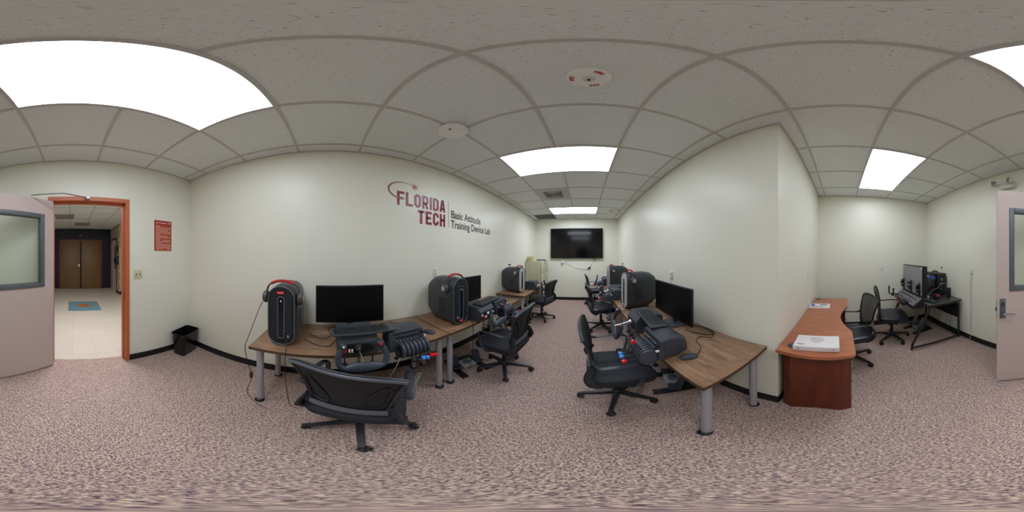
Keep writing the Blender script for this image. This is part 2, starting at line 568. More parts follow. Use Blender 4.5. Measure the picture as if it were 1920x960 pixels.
bb('baseboard_far', XL, XR, YF - .008, YF)
bb('baseboard_right', XR - .008, XR, YS - .008, YF)
bb('baseboard_alcove_side', XR - .008, XE, YS - .008, YS)
bb('baseboard_alcove_end', XE - .008, XE, YB, YS)
bb('baseboard_back', XL, DX0 - .05, YB, YB + .008)
bb('baseboard_back', DX1 + .05, XE, YB, YB + .008)

# ------------------------------------------------------------------ corridor beyond the door
CY = -7.27
CX = -1.72
BY = -5.87
struct('corridor_floor', MB().bx(-4.3, 3.3, CY - .1, YB - TH + .02, -0.1, -0.002), VCT)
cc = struct('corridor_ceiling', MB().bx(-4.3, 3.3, CY - .1, YB - TH, 2.70, 2.76), TILE)
mb = MB()
x = -4.2
while x < 3.3:
    mb.bx(x - .012, x + .012, CY, YB - TH, 2.694, 2.701); x += .61
y = CY + .25
while y < YB - TH:
    mb.bx(-4.3, 3.3, y - .012, y + .012, 2.6945, 2.701); y += .61
mb.build('ceiling_grid', GRID, cc)
mb = MB(); 
for (a, b) in ((-.36, -6.2), (.25, -5.0)):
    mb.bx(a - .29, a + .29, b - .29, b + .29, 2.69, 2.6995)
mb.build('return_grille', M('dim_grille', (150, 146, 142), 0.6), cc)
struct('corridor_wall_end', MB().bx(CX, 3.3, CY - .1, CY, 0, 2.70), NAVY)
mb = MB(); mb.bx(-4.3, CX, CY, BY, 0, 2.70)
struct('corridor_wall_block', mb, BLOCK)
mb = MB(); mb.bx(-4.3, CX, BY, BY + .008, 0, .12); mb.bx(CX, CX + .008, -6.15, BY + .008, 0, .12)
struct('baseboard_corridor', mb, M('maroon_base', (60, 24, 24), 0.5))
struct('corridor_wall_side', MB().bx(3.2, 3.3, CY, YB - TH, 0, 2.70), BLOCK)
struct('corridor_wall_west', MB().bx(-4.4, -4.3, CY, YB - TH, 0, 2.70), BLOCK)
# double doors at the corridor end
dd = thing('door_2', 'pair of tan doors in a red frame at the corridor end', 'door', (-.36, CY, 0), 0, kind='structure')
W2 = .955
mb = MB()
mb.bx(-W2, -W2 + .06, 0, .05, 0, 2.2); mb.bx(W2 - .06, W2, 0, .05, 0, 2.2); mb.bx(-W2 + .06, W2 - .06, 0, .05, 2.14, 2.2)
mb.build('door_frame', REDFRAME, dd)
for s in (-1, 1):
    mb = MB(); mb.bx(s * .03, s * (W2 - .065), .005, .04, .01, 2.135, r=.003); lf = mb.build('door_leaf', TANDOOR, dd)
mb = MB(); mb.bx(-.028, .028, .002, .044, .01, 2.13); mb.build('astragal', BLACKM, dd)
mb = MB(); mb.bx(.05, .10, .04, .048, .98, 1.1, r=.003); mb.cone((.075, .04, 1.04), (.075, .09, 1.04), .012); mb.bx(.06, .18, .075, .09, 1.03, 1.05, r=.004)
mb.build('door_handle', CHROME, dd)
# side door in the cream block wall
sd = thing('door_3', 'narrow mauve door with a slim dark window in the corridor block wall', 'door', (CX, -6.62, 0), 0, kind='structure')
mb = MB(); mb.bx(0, .03, -.5, -.45, 0, 2.2); mb.bx(0, .03, .41, .46, 0, 2.2); mb.bx(0, .03, -.45, .41, 2.13, 2.2)
mb.build('door_frame', REDFRAME, sd)
mb = MB(); mb.bx(0.001, .02, -.45, .41, .01, 2.13); mb.build('door_leaf', DOORM, sd)
mb = MB(); mb.bx(.02, .026, .2, .33, .95, 1.9); mb.build('window_pane', BLACKM, sd)
ph = thing('wall_telephone', 'black telephone box mounted on the corridor block wall', 'telephone', (CX, -6.02, 1.15))
mb = MB(); mb.bx(0.001, .09, -.1, .1, 0, .32, r=.01); mb.build('body', BLACK, ph)
mb = MB(); mb.tube(smooth_path([(.09, -.05, .05), (.13, -.06, .08), (.13, -.06, .22), (.09, -.05, .27)]), .018, 8); mb.build('handset', BLACK, ph)
mb = MB(); mb.bx(CX + .001, CX + .03, -6.1, -5.95, 1.62, 1.88, r=.004); tag(mb.build('notice_holder', BLACK), 'small black notice holder above the corridor wall telephone', 'sign holder')
mb = MB(); mb.bx(-.76, .12, -5.12, -4.2, -.002, .0012); mat_ = mb.build('floor_inlay', TEAL); mat_['kind'] = 'structure'
mb = MB(); mb.bx(-.46, -.17, -4.84, -4.56, .0012, .002); mb.build('floor_inlay_center', ORANGE, mat_)
cl = thing('ceiling_light', 'unseen ceiling light added outside the door to brighten the corridor', 'ceiling light', (-.35, -2.9, 2.70))  # lamp added out of sight above the doorway view to brighten the corridor
mb = MB(); mb.bx(-.6, .6, -.3, .3, -.012, -.006); mb.build('diffuser', LAMPC_ADDED, cl)
mb = MB()
for a in ((-.62, .62, -.32, -.3), (-.62, .62, .3, .32), (-.62, -.6, -.3, .3), (.6, .62, -.3, .3)): mb.bx(*a, -.014, 0)
mb.build('frame', GRID, cl)
dl = None
for i, (x, y, lab) in enumerate([(.25, -4.9, 'round recessed downlight in the corridor ceiling nearest the lab door'), (-.5, -5.35, 'round recessed downlight midway along the corridor ceiling'), (-.75, -6.6, 'round recessed downlight nearest the corridor double doors')]):
    if dl is None:
        dl = thing('downlight', lab, 'ceiling light', (x, y, 2.70), group='corridor downlights')
        MB().lathe([(.075, 0), (.08, -.008), (.055, -.012), (.05, -.004)], 20).build('trim_ring', WHITE, dl)
        MB().lathe([(.05, -.004), (.02, -.003)], 16).build('reflector', VFRAME, dl)
    else:
        dup(dl, lab, (x, y, 2.70), 0)
mb = MB(); mb.bx(-.36 - .07, -.36 + .07, CY, CY + .04, 2.36, 2.45, r=.006)
tag(mb.build('door_alarm', M('dark_red_lens', (110, 20, 26), 0.3)), 'small dark red alarm unit above the tan double doors', 'alarm')

# ------------------------------------------------------------------ lab door
d1 = thing('door_1', 'open mauve lab door with a large window, hung in a rust-orange steel frame', 'door', (DX1, YB + .01, 0), 0, kind='structure')
mb = MB()
ox0, ox1 = DX0 - DX1, 0.0
for z0, z1 in ((0, DH + .045),):
    mb.bx(ox0 - .05, ox0, -.012, .006, 0, DH + .05); mb.bx(ox1, ox1 + .05, -.012, .006, 0, DH + .05)
mb.bx(ox0, ox1, -.012, .006, DH, DH + .05)
mb.bx(ox0 - .044, ox0, -TH - .015, -.012, 0, DH + .044); mb.bx(ox1, ox1 + .044, -TH - .015, -.012, 0, DH + .044); mb.bx(ox0, ox1, -TH - .015, -.012, DH, DH + .044)
mb.bx(ox0, ox0 + .016, -.10, -.055, 0, DH); mb.bx(ox1 - .016, ox1, -.10, -.055, 0, DH); mb.bx(ox0, ox1, -.10, -.055, DH - .016, DH)
mb.build('door_frame', ORANGE_F, d1)
mb = MB(); mb.bx(ox0 + .0, ox0 + .003, -.05, -.02, .93, 1.02); mb.build('strike_plate', CHROME, d1)
ang = math.atan2(.608, .645)
leaf = thing('door_leaf', None, None)
bpy.data.objects.remove(leaf)
def LP(s_, t_, z):      # along the leaf, thickness direction (away from the camera), height
    c_, s__ = math.cos(ang), math.sin(ang)
    return (s_ * c_ + t_ * s__ - .022, s_ * s__ - t_ * c_ + .012, z)
def leafbox(mb, s0, s1, t0, t1, z0, z1, r=0):
    a = MB(); a.bx(s0, s1, t0, t1, z0, z1, r=r)
    for v in a.bm.verts:
        v.co = LP(*v.co)
    mb.merge(a.bm, 0, r > 0)
LW = .895
WS0, WS1, WZ0, WZ1 = .135, .775, 1.14, 1.93
mb = MB()
leafbox(mb, 0.005, WS0, 0, .044, .02, 2.115); leafbox(mb, WS1, LW, 0, .044, .02, 2.115)
leafbox(mb, WS0, WS1, 0, .044, .02, WZ0); leafbox(mb, WS0, WS1, 0, .044, WZ1, 2.115)
leafo = mb.build('door_leaf', DOORM, d1)
mb = MB()
for a in ((WS0 - .005, WS0 + .045, WZ0 - .005, WZ1 + .005), (WS1 - .045, WS1 + .005, WZ0 - .005, WZ1 + .005), (WS0 + .045, WS1 - .045, WZ0 - .005, WZ0 + .045), (WS0 + .045, WS1 - .045, WZ1 - .045, WZ1 + .005)):
    leafbox(mb, a[0], a[1], -.012, .056, a[2], a[3], r=.006)
mb.build('window_frame', VFRAME, leafo)
mb = MB(); leafbox(mb, WS0 + .04, WS1 - .04, .018, .024, WZ0 + .04, WZ1 - .04); mb.build('window_pane', GLASS, leafo)
mb = MB(); leafbox(mb, .815, .872, -.008, 0, .865, 1.065, r=.004)
mb.build('handle_plate', VFRAME, leafo)
mb = MB(); mb.cone(LP(.845, -.008, 1.02), LP(.845, -.03, 1.02), .018); mb.cone(LP(.845, -.008, .92), LP(.845, -.055, .92), .016)
mb.tube([LP(.845, -.055, .92), LP(.80, -.058, .922), LP(.735, -.052, .915)], .009, 8)
mb.build('lever_handle', CHROME, leafo)
mb = MB(); leafbox(mb, LW, LW + .004, .008, .036, .85, 1.05); leafbox(mb, LW + .004, LW + .016, .014, .03, .935, .975, r=.004)
mb.build('latch_plate', CHROME, leafo)
mb = MB()
mb.tube([(-.40, .03, 2.155), (-.14, .22, 2.135)], .007, 6); mb.tube([(-.14, .22, 2.135), LP(.30, -.01, 2.13)], .007, 6)
mb.box((-.40, .02, 2.155), (.06, .04, .03), .004); 
mb.build('closer_arm', CHROME, d1)
mb = MB()
for z in (.25, 1.07, 1.9):
    mb.cone((0.004, .012, z - .05), (0.004, .012, z + .05), .008, n=8)
mb.build('hinge', CHROME, d1)
mb = MB(); mb.tube([(.03 * math.cos(t * PI / 12), .03 * math.sin(t * PI / 12), 0) for t in range(24)], .008, 8, closed=True)
o = mb.build('door_stop_ring', M('pale_grey_rubber', (172, 174, 176), 0.4)); o.location = (.80, -1.225, .008)
tag(o, 'small grey ring lying on the carpet under the open door edge', 'door stop')

# ------------------------------------------------------------------ ceiling fixtures
def troffer(i, rect, label):
    x0, x1, y0, y1 = rect
    t = thing('ceiling_light', label, 'ceiling light', ((x0 + x1) / 2, (y0 + y1) / 2, HC), group='fluorescent ceiling lights in the lab')
    hx, hy = (x1 - x0) / 2, (y1 - y0) / 2
    mb = MB()
    for a in ((-hx, hx, -hy - .012, -hy + .014), (-hx, hx, hy - .014, hy + .012), (-hx - .012, -hx + .014, -hy + .014, hy - .014), (hx - .014, hx + .012, -hy + .014, hy - .014)):
        mb.bx(*a, -.012, 0)
    mb.build('frame', GRID, t)
    mb = MB(); mb.bx(-hx + .014, hx - .014, -hy + .014, hy - .014, -.008, -.004); mb.build('diffuser', (LAMPM, LAMP_FAR, LAMP_ALC, LAMPM)[i], t)
    return t
for i, (r_, l_) in enumerate(zip(LIGHTS, ['lit ceiling light panel halfway down the room, before the supply vent', 'lit ceiling light panel closest to the wall-mounted television', 'lit ceiling light panel in the alcove above the cherry desk chairs', 'large lit ceiling light panel near the open lab door'])):
    troffer(i, r_, l_)
ap = thing('wifi_access_point', 'white round wireless access point on the ceiling grid near the left wall', 'access point', (-.90, .86, HC))
MB().lathe([(.05, -.004), (.05, -.031)], 28).build('mount', VFRAME, ap)
MB().lathe([(.085, -.03), (.112, -.034), (.115, -.040), (.10, -.05), (.05, -.058), (.001, -.06)], 36).build('body', M('ap_white', (238, 238, 236), 0.4), ap)
MB().box((.02, -.05, -.0575), (.022, .014, .002)).build('logo', VFRAME, ap)
FIRE_ANGLES = (-57, 68, 180)
fs = thing('fire_strobe', 'round ceiling fire speaker strobe with three red FIRE words', 'fire alarm', (.016, .636, HC))
MB().lathe([(.088, 0), (.09, -.006), (.08, -.018), (.05, -.026), (.03, -.028)], 36).build('body', M('strobe_white', (240, 240, 236), 0.4), fs)
MB().lathe([(.026, -.026), (.023, -.034), (.012, -.038), (.001, -.039)], 20).build('lens', M('clear_strobe_lens', (215, 216, 216), 0.15, metal=0.0), fs)
mb = MB(); mb.box((0, 0, -.043), (.016, .007, .006), .002); mb.box((0, 0, -.043), (.007, .02, .006), .002); mb.build('flash_tube', BLACK, fs)
mb = MB()
for a0 in FIRE_ANGLES:
    def pl(u, v, a0=a0):
        rr = .066 + v - .007; t = R(a0) - u / .066
        z = -.018 - (.08 - rr) / .03 * .008 - .001
        return (rr * math.cos(t), rr * math.sin(t), z - .0006)
    text_mesh(mb, 'FIRE', .025, lambda u, v, pl=pl: pl(-u, v), .95, align='CENTER', bold=.0009)
mb.build('lettering', M('fire_red', (196, 40, 30), .5), fs)
sv = thing('supply_vent', 'square louvred air vent in the ceiling beyond the middle light', 'vent', (-.59, 3.054, HC))
mb = MB(); mb.bx(-.292, .292, -.292, .292, -.006, -.001); mb.build('panel', M('vent_panel', (196, 194, 190), 0.5), sv)
mb = MB(); mb.bx(-.17, .17, -.17, .17, -.008, -.0062); mb.build('opening', M('vent_dark', (40, 40, 42), 0.8), sv)
mb = MB()
for k in range(5):
    q = .165 - k * .033
    for a in ((-q, q, -q, -q + .012), (-q, q, q - .012, q), (-q, -q + .012, -q, q), (q - .012, q, -q, q)):
        mb.bx(*a, -.016 + k * .001, -.008)
mb.build('louvre', GRID, sv)
rv = thing('return_grille', 'dark grey return air grille in the ceiling by the television corner', 'vent', (-1.19, 4.88, HC))
mb = MB(); mb.bx(-.29, .29, -.29, .29, -.004, -.001); mb.build('backing', M('grille_dark', (70, 74, 74), 0.7), rv)
mb = MB()
for k in range(24): mb.box((0, -.28 + k * .0243, -.008), (.58, .003, .01), rot=(.6, 0, 0))
mb.build('slats', M('grille_grey', (112, 114, 112), 0.5), rv)

# emergency light over the door wall
el = thing('emergency_light', 'white twin-head emergency light high on the wall above the open door', 'emergency light', (1.14, YB, 2.47))
mb = MB(); mb.box((0, .03, -.01), (.26, .06, .10), .012); mb.build('housing', OFFW, el)
for sx, a in ((.15, .5), (-.10, -.6)):
    mb = MB(); mb.box((sx, .10, .03), (.075, .06, .075), .01, rot=(0, 0, a)); hd = mb.build('lamp_head', OFFW, el)
    mb = MB(); mb.box((sx + .032 * math.sin(a) * 1.0 * -1, .10 + .032, .03), (.062, .012, .062), .004, rot=(0, 0, a)); mb.build('lens', M('grey_lens', (150, 152, 150), 0.15, metal=.6), hd)

# ------------------------------------------------------------------ wall fixtures
def plate(name, label, cat, loc, face, mat=WHITE, wid=.07, hgt=.115, kind='outlet', group=None):
    """face = outward normal angle (deg)"""
    t = thing(name, label, cat, loc, R(face), group=group)
    MB().box((.003, 0, 0), (.006, wid, hgt), .0025).build('plate', mat, t)
    if kind == 'outlet':
        mb = MB()
        for z in (-.022, .022): mb.box((.0065, 0, z), (.003, .032, .026), .0012)
        mb.build('sockets', OFFW, t)
        mb = MB()
        for z in (-.022, .022):
            for y in (-.006, .006): mb.box((.0082, y, z), (.001, .002, .008))
        mb.build('slots', BLACK, t)
    elif kind == 'switch':
        for y in (-.023, .023):
            mb = MB(); mb.box((.007, y, 0), (.004, .011, .026), .001); mb.box((.012, y, .003), (.012, .008, .01), .002, rot=(0, .4, 0)); mb.build('toggle', VFRAME, t)
    else:
        MB().box((.0065, 0, 0), (.004, .034, .066), .0015).build('rocker', mat, t)
    return t
plate('light_switch', 'ivory double light switch plate beside the lab door frame', 'switch', (-.79, YB, 1.24), 90, IVORY, .115, .115, 'switch')
plate('wall_outlet', 'white outlet on the left wall behind the second computer tower', 'outlet', (XL, 1.256, 1.267), 0)
plate('wall_outlet', 'white outlet on the right wall above the near right desk, cord plugged in', 'outlet', (XR, 1.83, 1.22), 180)
plate('wall_plate', 'blank white plate on the side wall above the cherry desk', 'outlet', (2.165, YS, 1.216), -90, kind='rocker')
plate('wall_plate', 'white rocker plate on the alcove end wall left of the flight console', 'outlet', (XE, -.82, 1.225), 180, kind='rocker')
plate('wall_outlet', 'white outlet right of the alcove computer with a long white cord', 'outlet', (1.80, YB, 1.235), 90)
plate('wall_outlet', 'small outlet under the television with a charger block', 'outlet', (-.72, YF, 1.27), -90)
mb = MB(); mb.box((-.72, YF - .035, 1.275), (.07, .05, .09), .008); tag(mb.build('power_adapter', WHITE), 'white power adapter plugged in below the television', 'adapter')
mb = MB(); mb.box((XR - .02, 1.83, 1.20), (.028, .03, .03), .005); mb.box((XR - .02, 1.83, 1.245), (.028, .03, .03), .005)
tag(mb.build('power_plug', WHITE), 'white plugs in the outlet above the near right desk', 'plug')
mb = MB()
for z in (1.20,): mb.box((1.80, YB + .02, z), (.03, .028, .03), .005)
tag(mb.build('power_plug', WHITE), 'white plug in the alcove outlet above the long cord', 'plug')
cable('power_cable', [(1.80, YB + .025, 1.19), (1.80, YB + .02, .9), (1.798, YB + .02, .4), (1.80, YB + .03, .08), (1.86, YB + .1, .006), (2.0, YB + .13, .006)], .0035, OFFW, 'long white cord hanging down the wall beside the alcove desk')
cable('power_cable', [(1.81, YB + .018, 1.19), (1.815, YB + .015, .8), (1.812, YB + .015, .3), (1.815, YB + .018, .11)], .0022, OFFW, 'thin second white cord hanging beside the long wall cord')
cable('power_cable', [(XR - .025, 1.83, 1.19), (XR - .015, 1.82, 1.0), (XR - .02, 1.80, .80), (XR - .06, 1.80, .742 + .006)], .003, TINT, 'grey cord running from the right wall outlet down to the desk')
mb = MB()
for (x, y) in ((.42, 2.05), (.42, 2.0)):
    pass
# poster
sg = thing('wall_sign', 'orange-red lab rules poster with pale lines of text by the corner', 'sign', (-1.157, YB, 1.745))
MB().bx(-.135, .135, .001, .006, -.205, .205).build('board', SIGN, sg)
MB().bx(-.135, .135, .006, .0068, .145, .205).build('header', SIGNR, sg)
mb = MB()
for k in range(17):
    z = .128 - k * .0192
    u = .108
    while u > -.115:
        wl = random.uniform(.012, .04); e_ = max(u - wl, -.118)
        if random.random() < .97: mb.bx(e_, u, .006, .0074, z - .0035, z + .0035)
        u = e_ - .005
        if random.random() < .07: break
for (a, b) in ((.115, .075), (.070, .055), (.05, .015), (.01, -.03), (-.035, -.06)): mb.bx(b, a, .0068, .0078, .165, .176)
mb.bx(-.12, -.085, .0068, .0078, .165, .185)
mb.build('lettering', SIGNL, sg)

# ------------------------------------------------------------------ wall lettering
def ribbon(mb, pts, wd, place, closed=False, mi=0):
    P_ = [Vector((p[0], p[1])) for p in pts]; n = len(P_); L_, R_ = [], []
    for i in range(n):
        if closed: a, b = P_[i - 1], P_[(i + 1) % n]
        else: a, b = P_[max(i - 1, 0)], P_[min(i + 1, n - 1)]
        d0 = (P_[i] - a).normalized() if (P_[i] - a).length > 1e-9 else None
        d1 = (b - P_[i]).normalized() if (b - P_[i]).length > 1e-9 else None
        if d0 is None: d0 = d1
        if d1 is None: d1 = d0
        n0 = Vector((-d0.y, d0.x)); n1 = Vector((-d1.y, d1.x))
        m_ = (n0 + n1).normalized(); k = (wd[i] if isinstance(wd, list) else wd) / 2 / max(.35, m_.dot(n0))
        L_.append(P_[i] + m_ * k); R_.append(P_[i] - m_ * k)
    vs = [place(*p) for p in L_] + [place(*p) for p in R_]
    rng = range(n if closed else n - 1)
    mb._add(vs, [(i, (i + 1) % n, n + (i + 1) % n, n + i) for i in rng], mi)
def glyph(mb, ch, x, z, w_, h, st, place):
    s = st / 2; c = min(w_, h) * .22
    def rb(pts, closed=False): ribbon(mb, [(x + px, z + pz) for px, pz in pts], st, place, closed)
    l, r, b, t, m_ = s, w_ - s, s, h - s, h * .5
    if ch == 'F': rb([(l, 0), (l, t), (w_, t)]); rb([(l, m_), (w_ * .88, m_)])
    if ch == 'L': rb([(l, h), (l, b), (w_, b)])
    if ch == 'I': rb([(w_ / 2, 0), (w_ / 2, h)])
    if ch == 'O': rb([(l, b + c), (l, t - c), (l + c, t), (r - c, t), (r, t - c), (r, b + c), (r - c, b), (l + c, b)], True)
    if ch == 'D': rb([(l, b), (l, t), (r - c, t), (r, t - c), (r, b + c), (r - c, b)], True)
    if ch == 'C': rb([(r, m_ * .7), (r, b + c), (r - c, b), (l + c, b), (l, b + c), (l, t - c), (l + c, t), (r - c, t), (r, t - c), (r, h - m_ * .7)])
    if ch == 'R': rb([(l, 0), (l, t), (r - c, t), (r, t - c), (r, m_ + c - s), (r - c, m_ - s), (l, m_ - s)]); rb([(w_ * .55, m_ - s), (r, 0)])
    if ch == 'A': rb([(s * .8, 0), (w_ / 2 - s * .4, t), (w_ / 2 + s * .4, t), (w_ - s * .8, 0)]); rb([(w_ * .25, h * .26), (w_ * .75, h * .26)])
    if ch == 'T': rb([(0, t), (w_, t)]); rb([(w_ / 2, 0), (w_ / 2, t)])
    if ch == 'E': rb([(w_, t), (l, t), (l, b), (w_, b)]); rb([(l, m_), (w_ * .86, m_)])
    if ch == 'H': rb([(l, 0), (l, h)]); rb([(r, 0), (r, h)]); rb([(l, m_), (r, m_)])
def word(mb, s, y0, y1, z0, h, st, place):
    ws = {'I': .35}
    tot = sum(ws.get(c, 1) for c in s); gap = .2
    u = (y1 - y0) / (tot + gap * (len(s) - 1)); x = y0
    for c in s:
        w_ = u * ws.get(c, 1); glyph(mb, c, x, z0, w_, h, st, place); x += w_ + gap * u
WP = lambda u, v: (XL + .0025, u, v)
lg = thing('wall_lettering', 'crimson FLORIDA TECH wall lettering with bronze star ring and grey lab name', 'lettering', (0, 0, 0))
mb = MB(); word(mb, 'FLORIDA', .735, 1.43, 2.060, .176, .031, WP); word(mb, 'TECH', 1.005, 1.43, 1.862, .172, .033, WP)
mb.build('university_name', CRIMSON, lg)
mb = MB()
WP2 = lambda u, v: (XL + .0035, u, v)
cy_, cz_ = .80, 2.252
ring = []
wds = []
for k in range(41):
    t = R(60 + k * 6.0)
    ring.append((cy_ + .165 * math.cos(t), cz_ + .108 * math.sin(t) + .02 * math.cos(t) * 0)); wds.append(.004 + .016 * math.sin(PI * min(1, k / 40)) ** 1.3)
ribbon(mb, [(u + .07 * (.5 if i < 10 else 0) * (1 - i / 10) if i < 10 else u, v) for i, (u, v) in enumerate(ring)], wds, WP2)
sy, sz = .962, 2.325
star = []
for k in range(16):
    rr = .056 if k % 2 == 0 else .02
    star.append((sy + rr * math.cos(k * PI / 8), sz + rr * math.sin(k * PI / 8)))
mb._add([WP2(sy, sz)] + [WP2(*p) for p in star], [(0, 1 + i, 1 + (i + 1) % 16) for i in range(16)])
mb.build('star_ring', BRONZE, lg)
mb = MB(); ribbon(mb, [(1.487, 1.855), (1.487, 2.245)], .004, WP); mb.build('divider', CRIMSON, lg)
mb = MB()
text_mesh(mb, 'Basic Attitude', .158, lambda u, v: (XL + .0025, 1.535 + u, 2.008 + v), .76, bold=.0035)
text_mesh(mb, 'Training Device Lab', .158, lambda u, v: (XL + .0025, 1.535 + u, 1.866 + v), .765, bold=.0035)
LABTXT = mb.build('lab_name', DGREY, lg)

# ------------------------------------------------------------------ television
tv = thing('television', 'large black flat television mounted on the far wall', 'television', (-.26, YF - .05, 1.885))
MB().box((0, .0, 0), (1.69, .05, .975), .006).build('body', BLACK, tv)
MB().bx(-.83, .83, -.0275, -.0255, -.468, .475).build('screen', SCREEN, tv)
MB().box((0, .035, 0), (.5, .028, .4), .002).build('wall_mount', BLACKM, tv)
MB().box((0, -.027, -.479), (.06, .004, .009), .001).build('logo', TINT, tv)
cable('tv_cable', [(-.72, YF - .06, 1.32), (-.74, YF - .03, 1.39), (-.745, YF - .02, 1.42)], .004, BLACK, 'short black cord from the adapter up to the television')
cable('tv_cable', [(-.68, YF - .03, 1.30), (-.55, YF - .02, 1.22), (-.3, YF - .015, 1.09), (0, YF - .015, 1.04), (.12, YF - .02, 1.07), (.2, YF - .02, 1.18), (.3, YF - .02, 1.34), (.33, YF - .02, 1.41)], .0035, TINT, 'grey cable sagging across the wall under the television')
mb = MB(); mb.box((.14, YF - .03, 1.085), (.11, .03, .035), .006, rot=(0, -.6, 0)); tag(mb.build('cable_adapter', BLACK), 'black inline cable adapter hanging below the television', 'adapter')
mb = MB(); mb.box((.33, YF - .06, 1.385), (.12, .03, .02), .004, rot=(0, -.7, 0)); tag(mb.build('cable_plug', BLACK), 'black plug dangling at the lower right television edge', 'plug')
mb = MB(); mb.lathe([(.012, 0), (.012, -.008), (.004, -.01)], 12, axis='y'); o = mb.build('coax_jack', BLACK); o.location = (-.985, YF, 1.14)
tag(o, 'small dark round wall jack between cabinet and television', 'wall jack')
mb = MB(); mb.lathe([(.014, 0), (.014, .012), (.004, .016)], 12, axis='y'); o = mb.build('coax_jack', BLACK); o.location = (2.62, YB, 1.24)
tag(o, 'small dark round wall jack above the alcove computer tower', 'wall jack')

# ------------------------------------------------------------------ filing cabinet
fc = thing('filing_cabinet', 'putty metal four-drawer lateral filing cabinet in the far left corner', 'cabinet', (-1.635, 4.30, 0))
MB().bx(0, .44, 0, .80, .02, 1.33, r=.004).build('body', CABINET, fc)
for k in range(4):
    z = .05 + k * .318
    mb = MB(); mb.bx(.442, .46, .012, .788, z, z + .306, r=.004); dr = mb.build('drawer', CABINET, fc)
    mb = MB(); mb.box((.466, .34, z + .25), (.016, .10, .018), .004); mb.box((.463, .34, z + .27), (.008, .08, .02), .002); mb.build('handle', CHROME, dr)
mb = MB(); mb.box((-1.53, 4.45, 1.39), (.16, .12, .12), .004); tag(mb.build('cardboard_box', M('manila', (198, 186, 140), .7)), 'small manila box on the filing cabinet at the left wall', 'box')
mb = MB(); mb.box((-1.34, 4.9, 1.336), (.30, .30, .012), .003, rot=(0, 0, .3)); mb.box((-1.33, 4.88, 1.352), (.24, .17, .02), .004, rot=(0, 0, .6)); tag(mb.build('paper_tray', CHARCOAL), 'flat dark tray lying on top of the filing cabinet', 'tray')
mb = MB(); mb.box((-1.52, 4.66, 1.39), (.008, .18, .12), .002, rot=(0, 0, .2)); tag(mb.build('leaflet_holder', M('clear_acrylic', (205, 208, 204), .15)), 'pale leaflet holder standing on the filing cabinet', 'leaflet holder')

# ------------------------------------------------------------------ waste bin
bn = thing('waste_bin', 'black plastic waste bin in the corner left of the first desk', 'bin', (-1.43, -1.725, 0), R(13))
def rrect(hx, hy, r, z, n=5, cx=0, cy=0):
    out = []
    for (sx, sy, a0) in ((1, 1, 0), (-1, 1, 90), (-1, -1, 180), (1, -1, 270)):
        for k in range(n + 1):
            t = R(a0 + 90 * k / n)
            out.append((cx + sx * (hx - r) + r * math.cos(t), cy + sy * (hy - r) + r * math.sin(t), z))
    return out
mb = MB(); mb.loft([rrect(.15, .085, .03, .0), rrect(.155, .09, .035, .01), rrect(.175, .108, .045, .355), rrect(.187, .118, .05, .357), rrect(.187, .118, .05, .37), rrect(.177, .108, .045, .37), rrect(.145, .08, .03, .015)])
mb.build('bin_body', M('glossy_black_plastic', (10, 10, 11), .22), bn)
mb = MB()
rg = []
for (s_, z) in ((.94, .362), (.92, .30), (.88, .22), (.78, .12), (.6, .1)):
    rg.append([(x * s_ * random.uniform(.96, 1.0), y * s_ * random.uniform(.94, 1.0), z) for x, y, _ in rrect(.182, .11, .045, 0)])
mb.loft(rg, cap=False); mb.bm.faces.new([v for v in list(mb.bm.verts)[-24:]]); mb.build('bin_liner', M('black_bin_liner', (22, 22, 26), .2, bump=.8, bscale=30), bn)

# ------------------------------------------------------------------ walnut desks
def make_desk(label, loc, rz, length, group):
    """local: front edge along x=0 facing +x, user's right +y, depth to x=-.6"""
    t = thing('desk', label, 'desk', loc, rz, group)
    mb = MB()
    mb.bx(-.60, 0, 0, length, .712, .74, r=.003)
    mb.build('desktop', WALNUT, t)
    mb = MB(); e_ = .0012
    mb.bx(0, e_, 0, length, .7135, .7385); mb.bx(-.60 - e_, -.60, 0, length, .7135, .7385); mb.bx(-.60, 0, -e_, 0, .7135, .7385); mb.bx(-.60, 0, length, length + e_, .7135, .7385)
    mb.build('edge_band', WALNUT_EDGE, t)
    mb = MB(); mb.bx(-.56, -.05, .05, length - .05, .69, .711); mb.build('under_frame', BLACKM, t)
    for (x, y) in ((-.075, .06), (-.075, length - .06), (-.51, .06), (-.51, length - .06)):
        s = 1 if x > -.3 else -1
        mb = MB(); mb.cone((x, y, .03), (x, y, .712), .028, n=24); lg_ = mb.build('leg', SILVER, t)
        mb = MB(); mb.lathe([(.034, .0), (.04, .008), (.036, .022), (.02, .034)], 20, c=(x + .012 * s, y, 0)); mb.build('foot', BLACK, lg_)
    return t
G = 'walnut desks with grey tube legs'
LX = -1.042
make_desk('walnut desk on the left wall nearest the waste bin', (LX, -.558, 0), 0, 1.515, G)
make_desk('second walnut desk along the left wall under the lettering', (LX, .965, 0), 0, 1.49, G)
make_desk('walnut desk on the left wall beside the filing cabinet', (LX + .01, 2.70, 0), 0, 1.5, G)
RX = .462
make_desk('walnut desk on the right wall nearest the cherry desk', (RX, 2.03, 0), PI, 1.512, G)
make_desk('second walnut desk along the right wall, behind the near right tower', (RX, 3.56, 0), PI, 1.515, G)
make_desk('walnut desk on the right wall closest to the television', (RX, 5.09, 0), PI, 1.515, G)

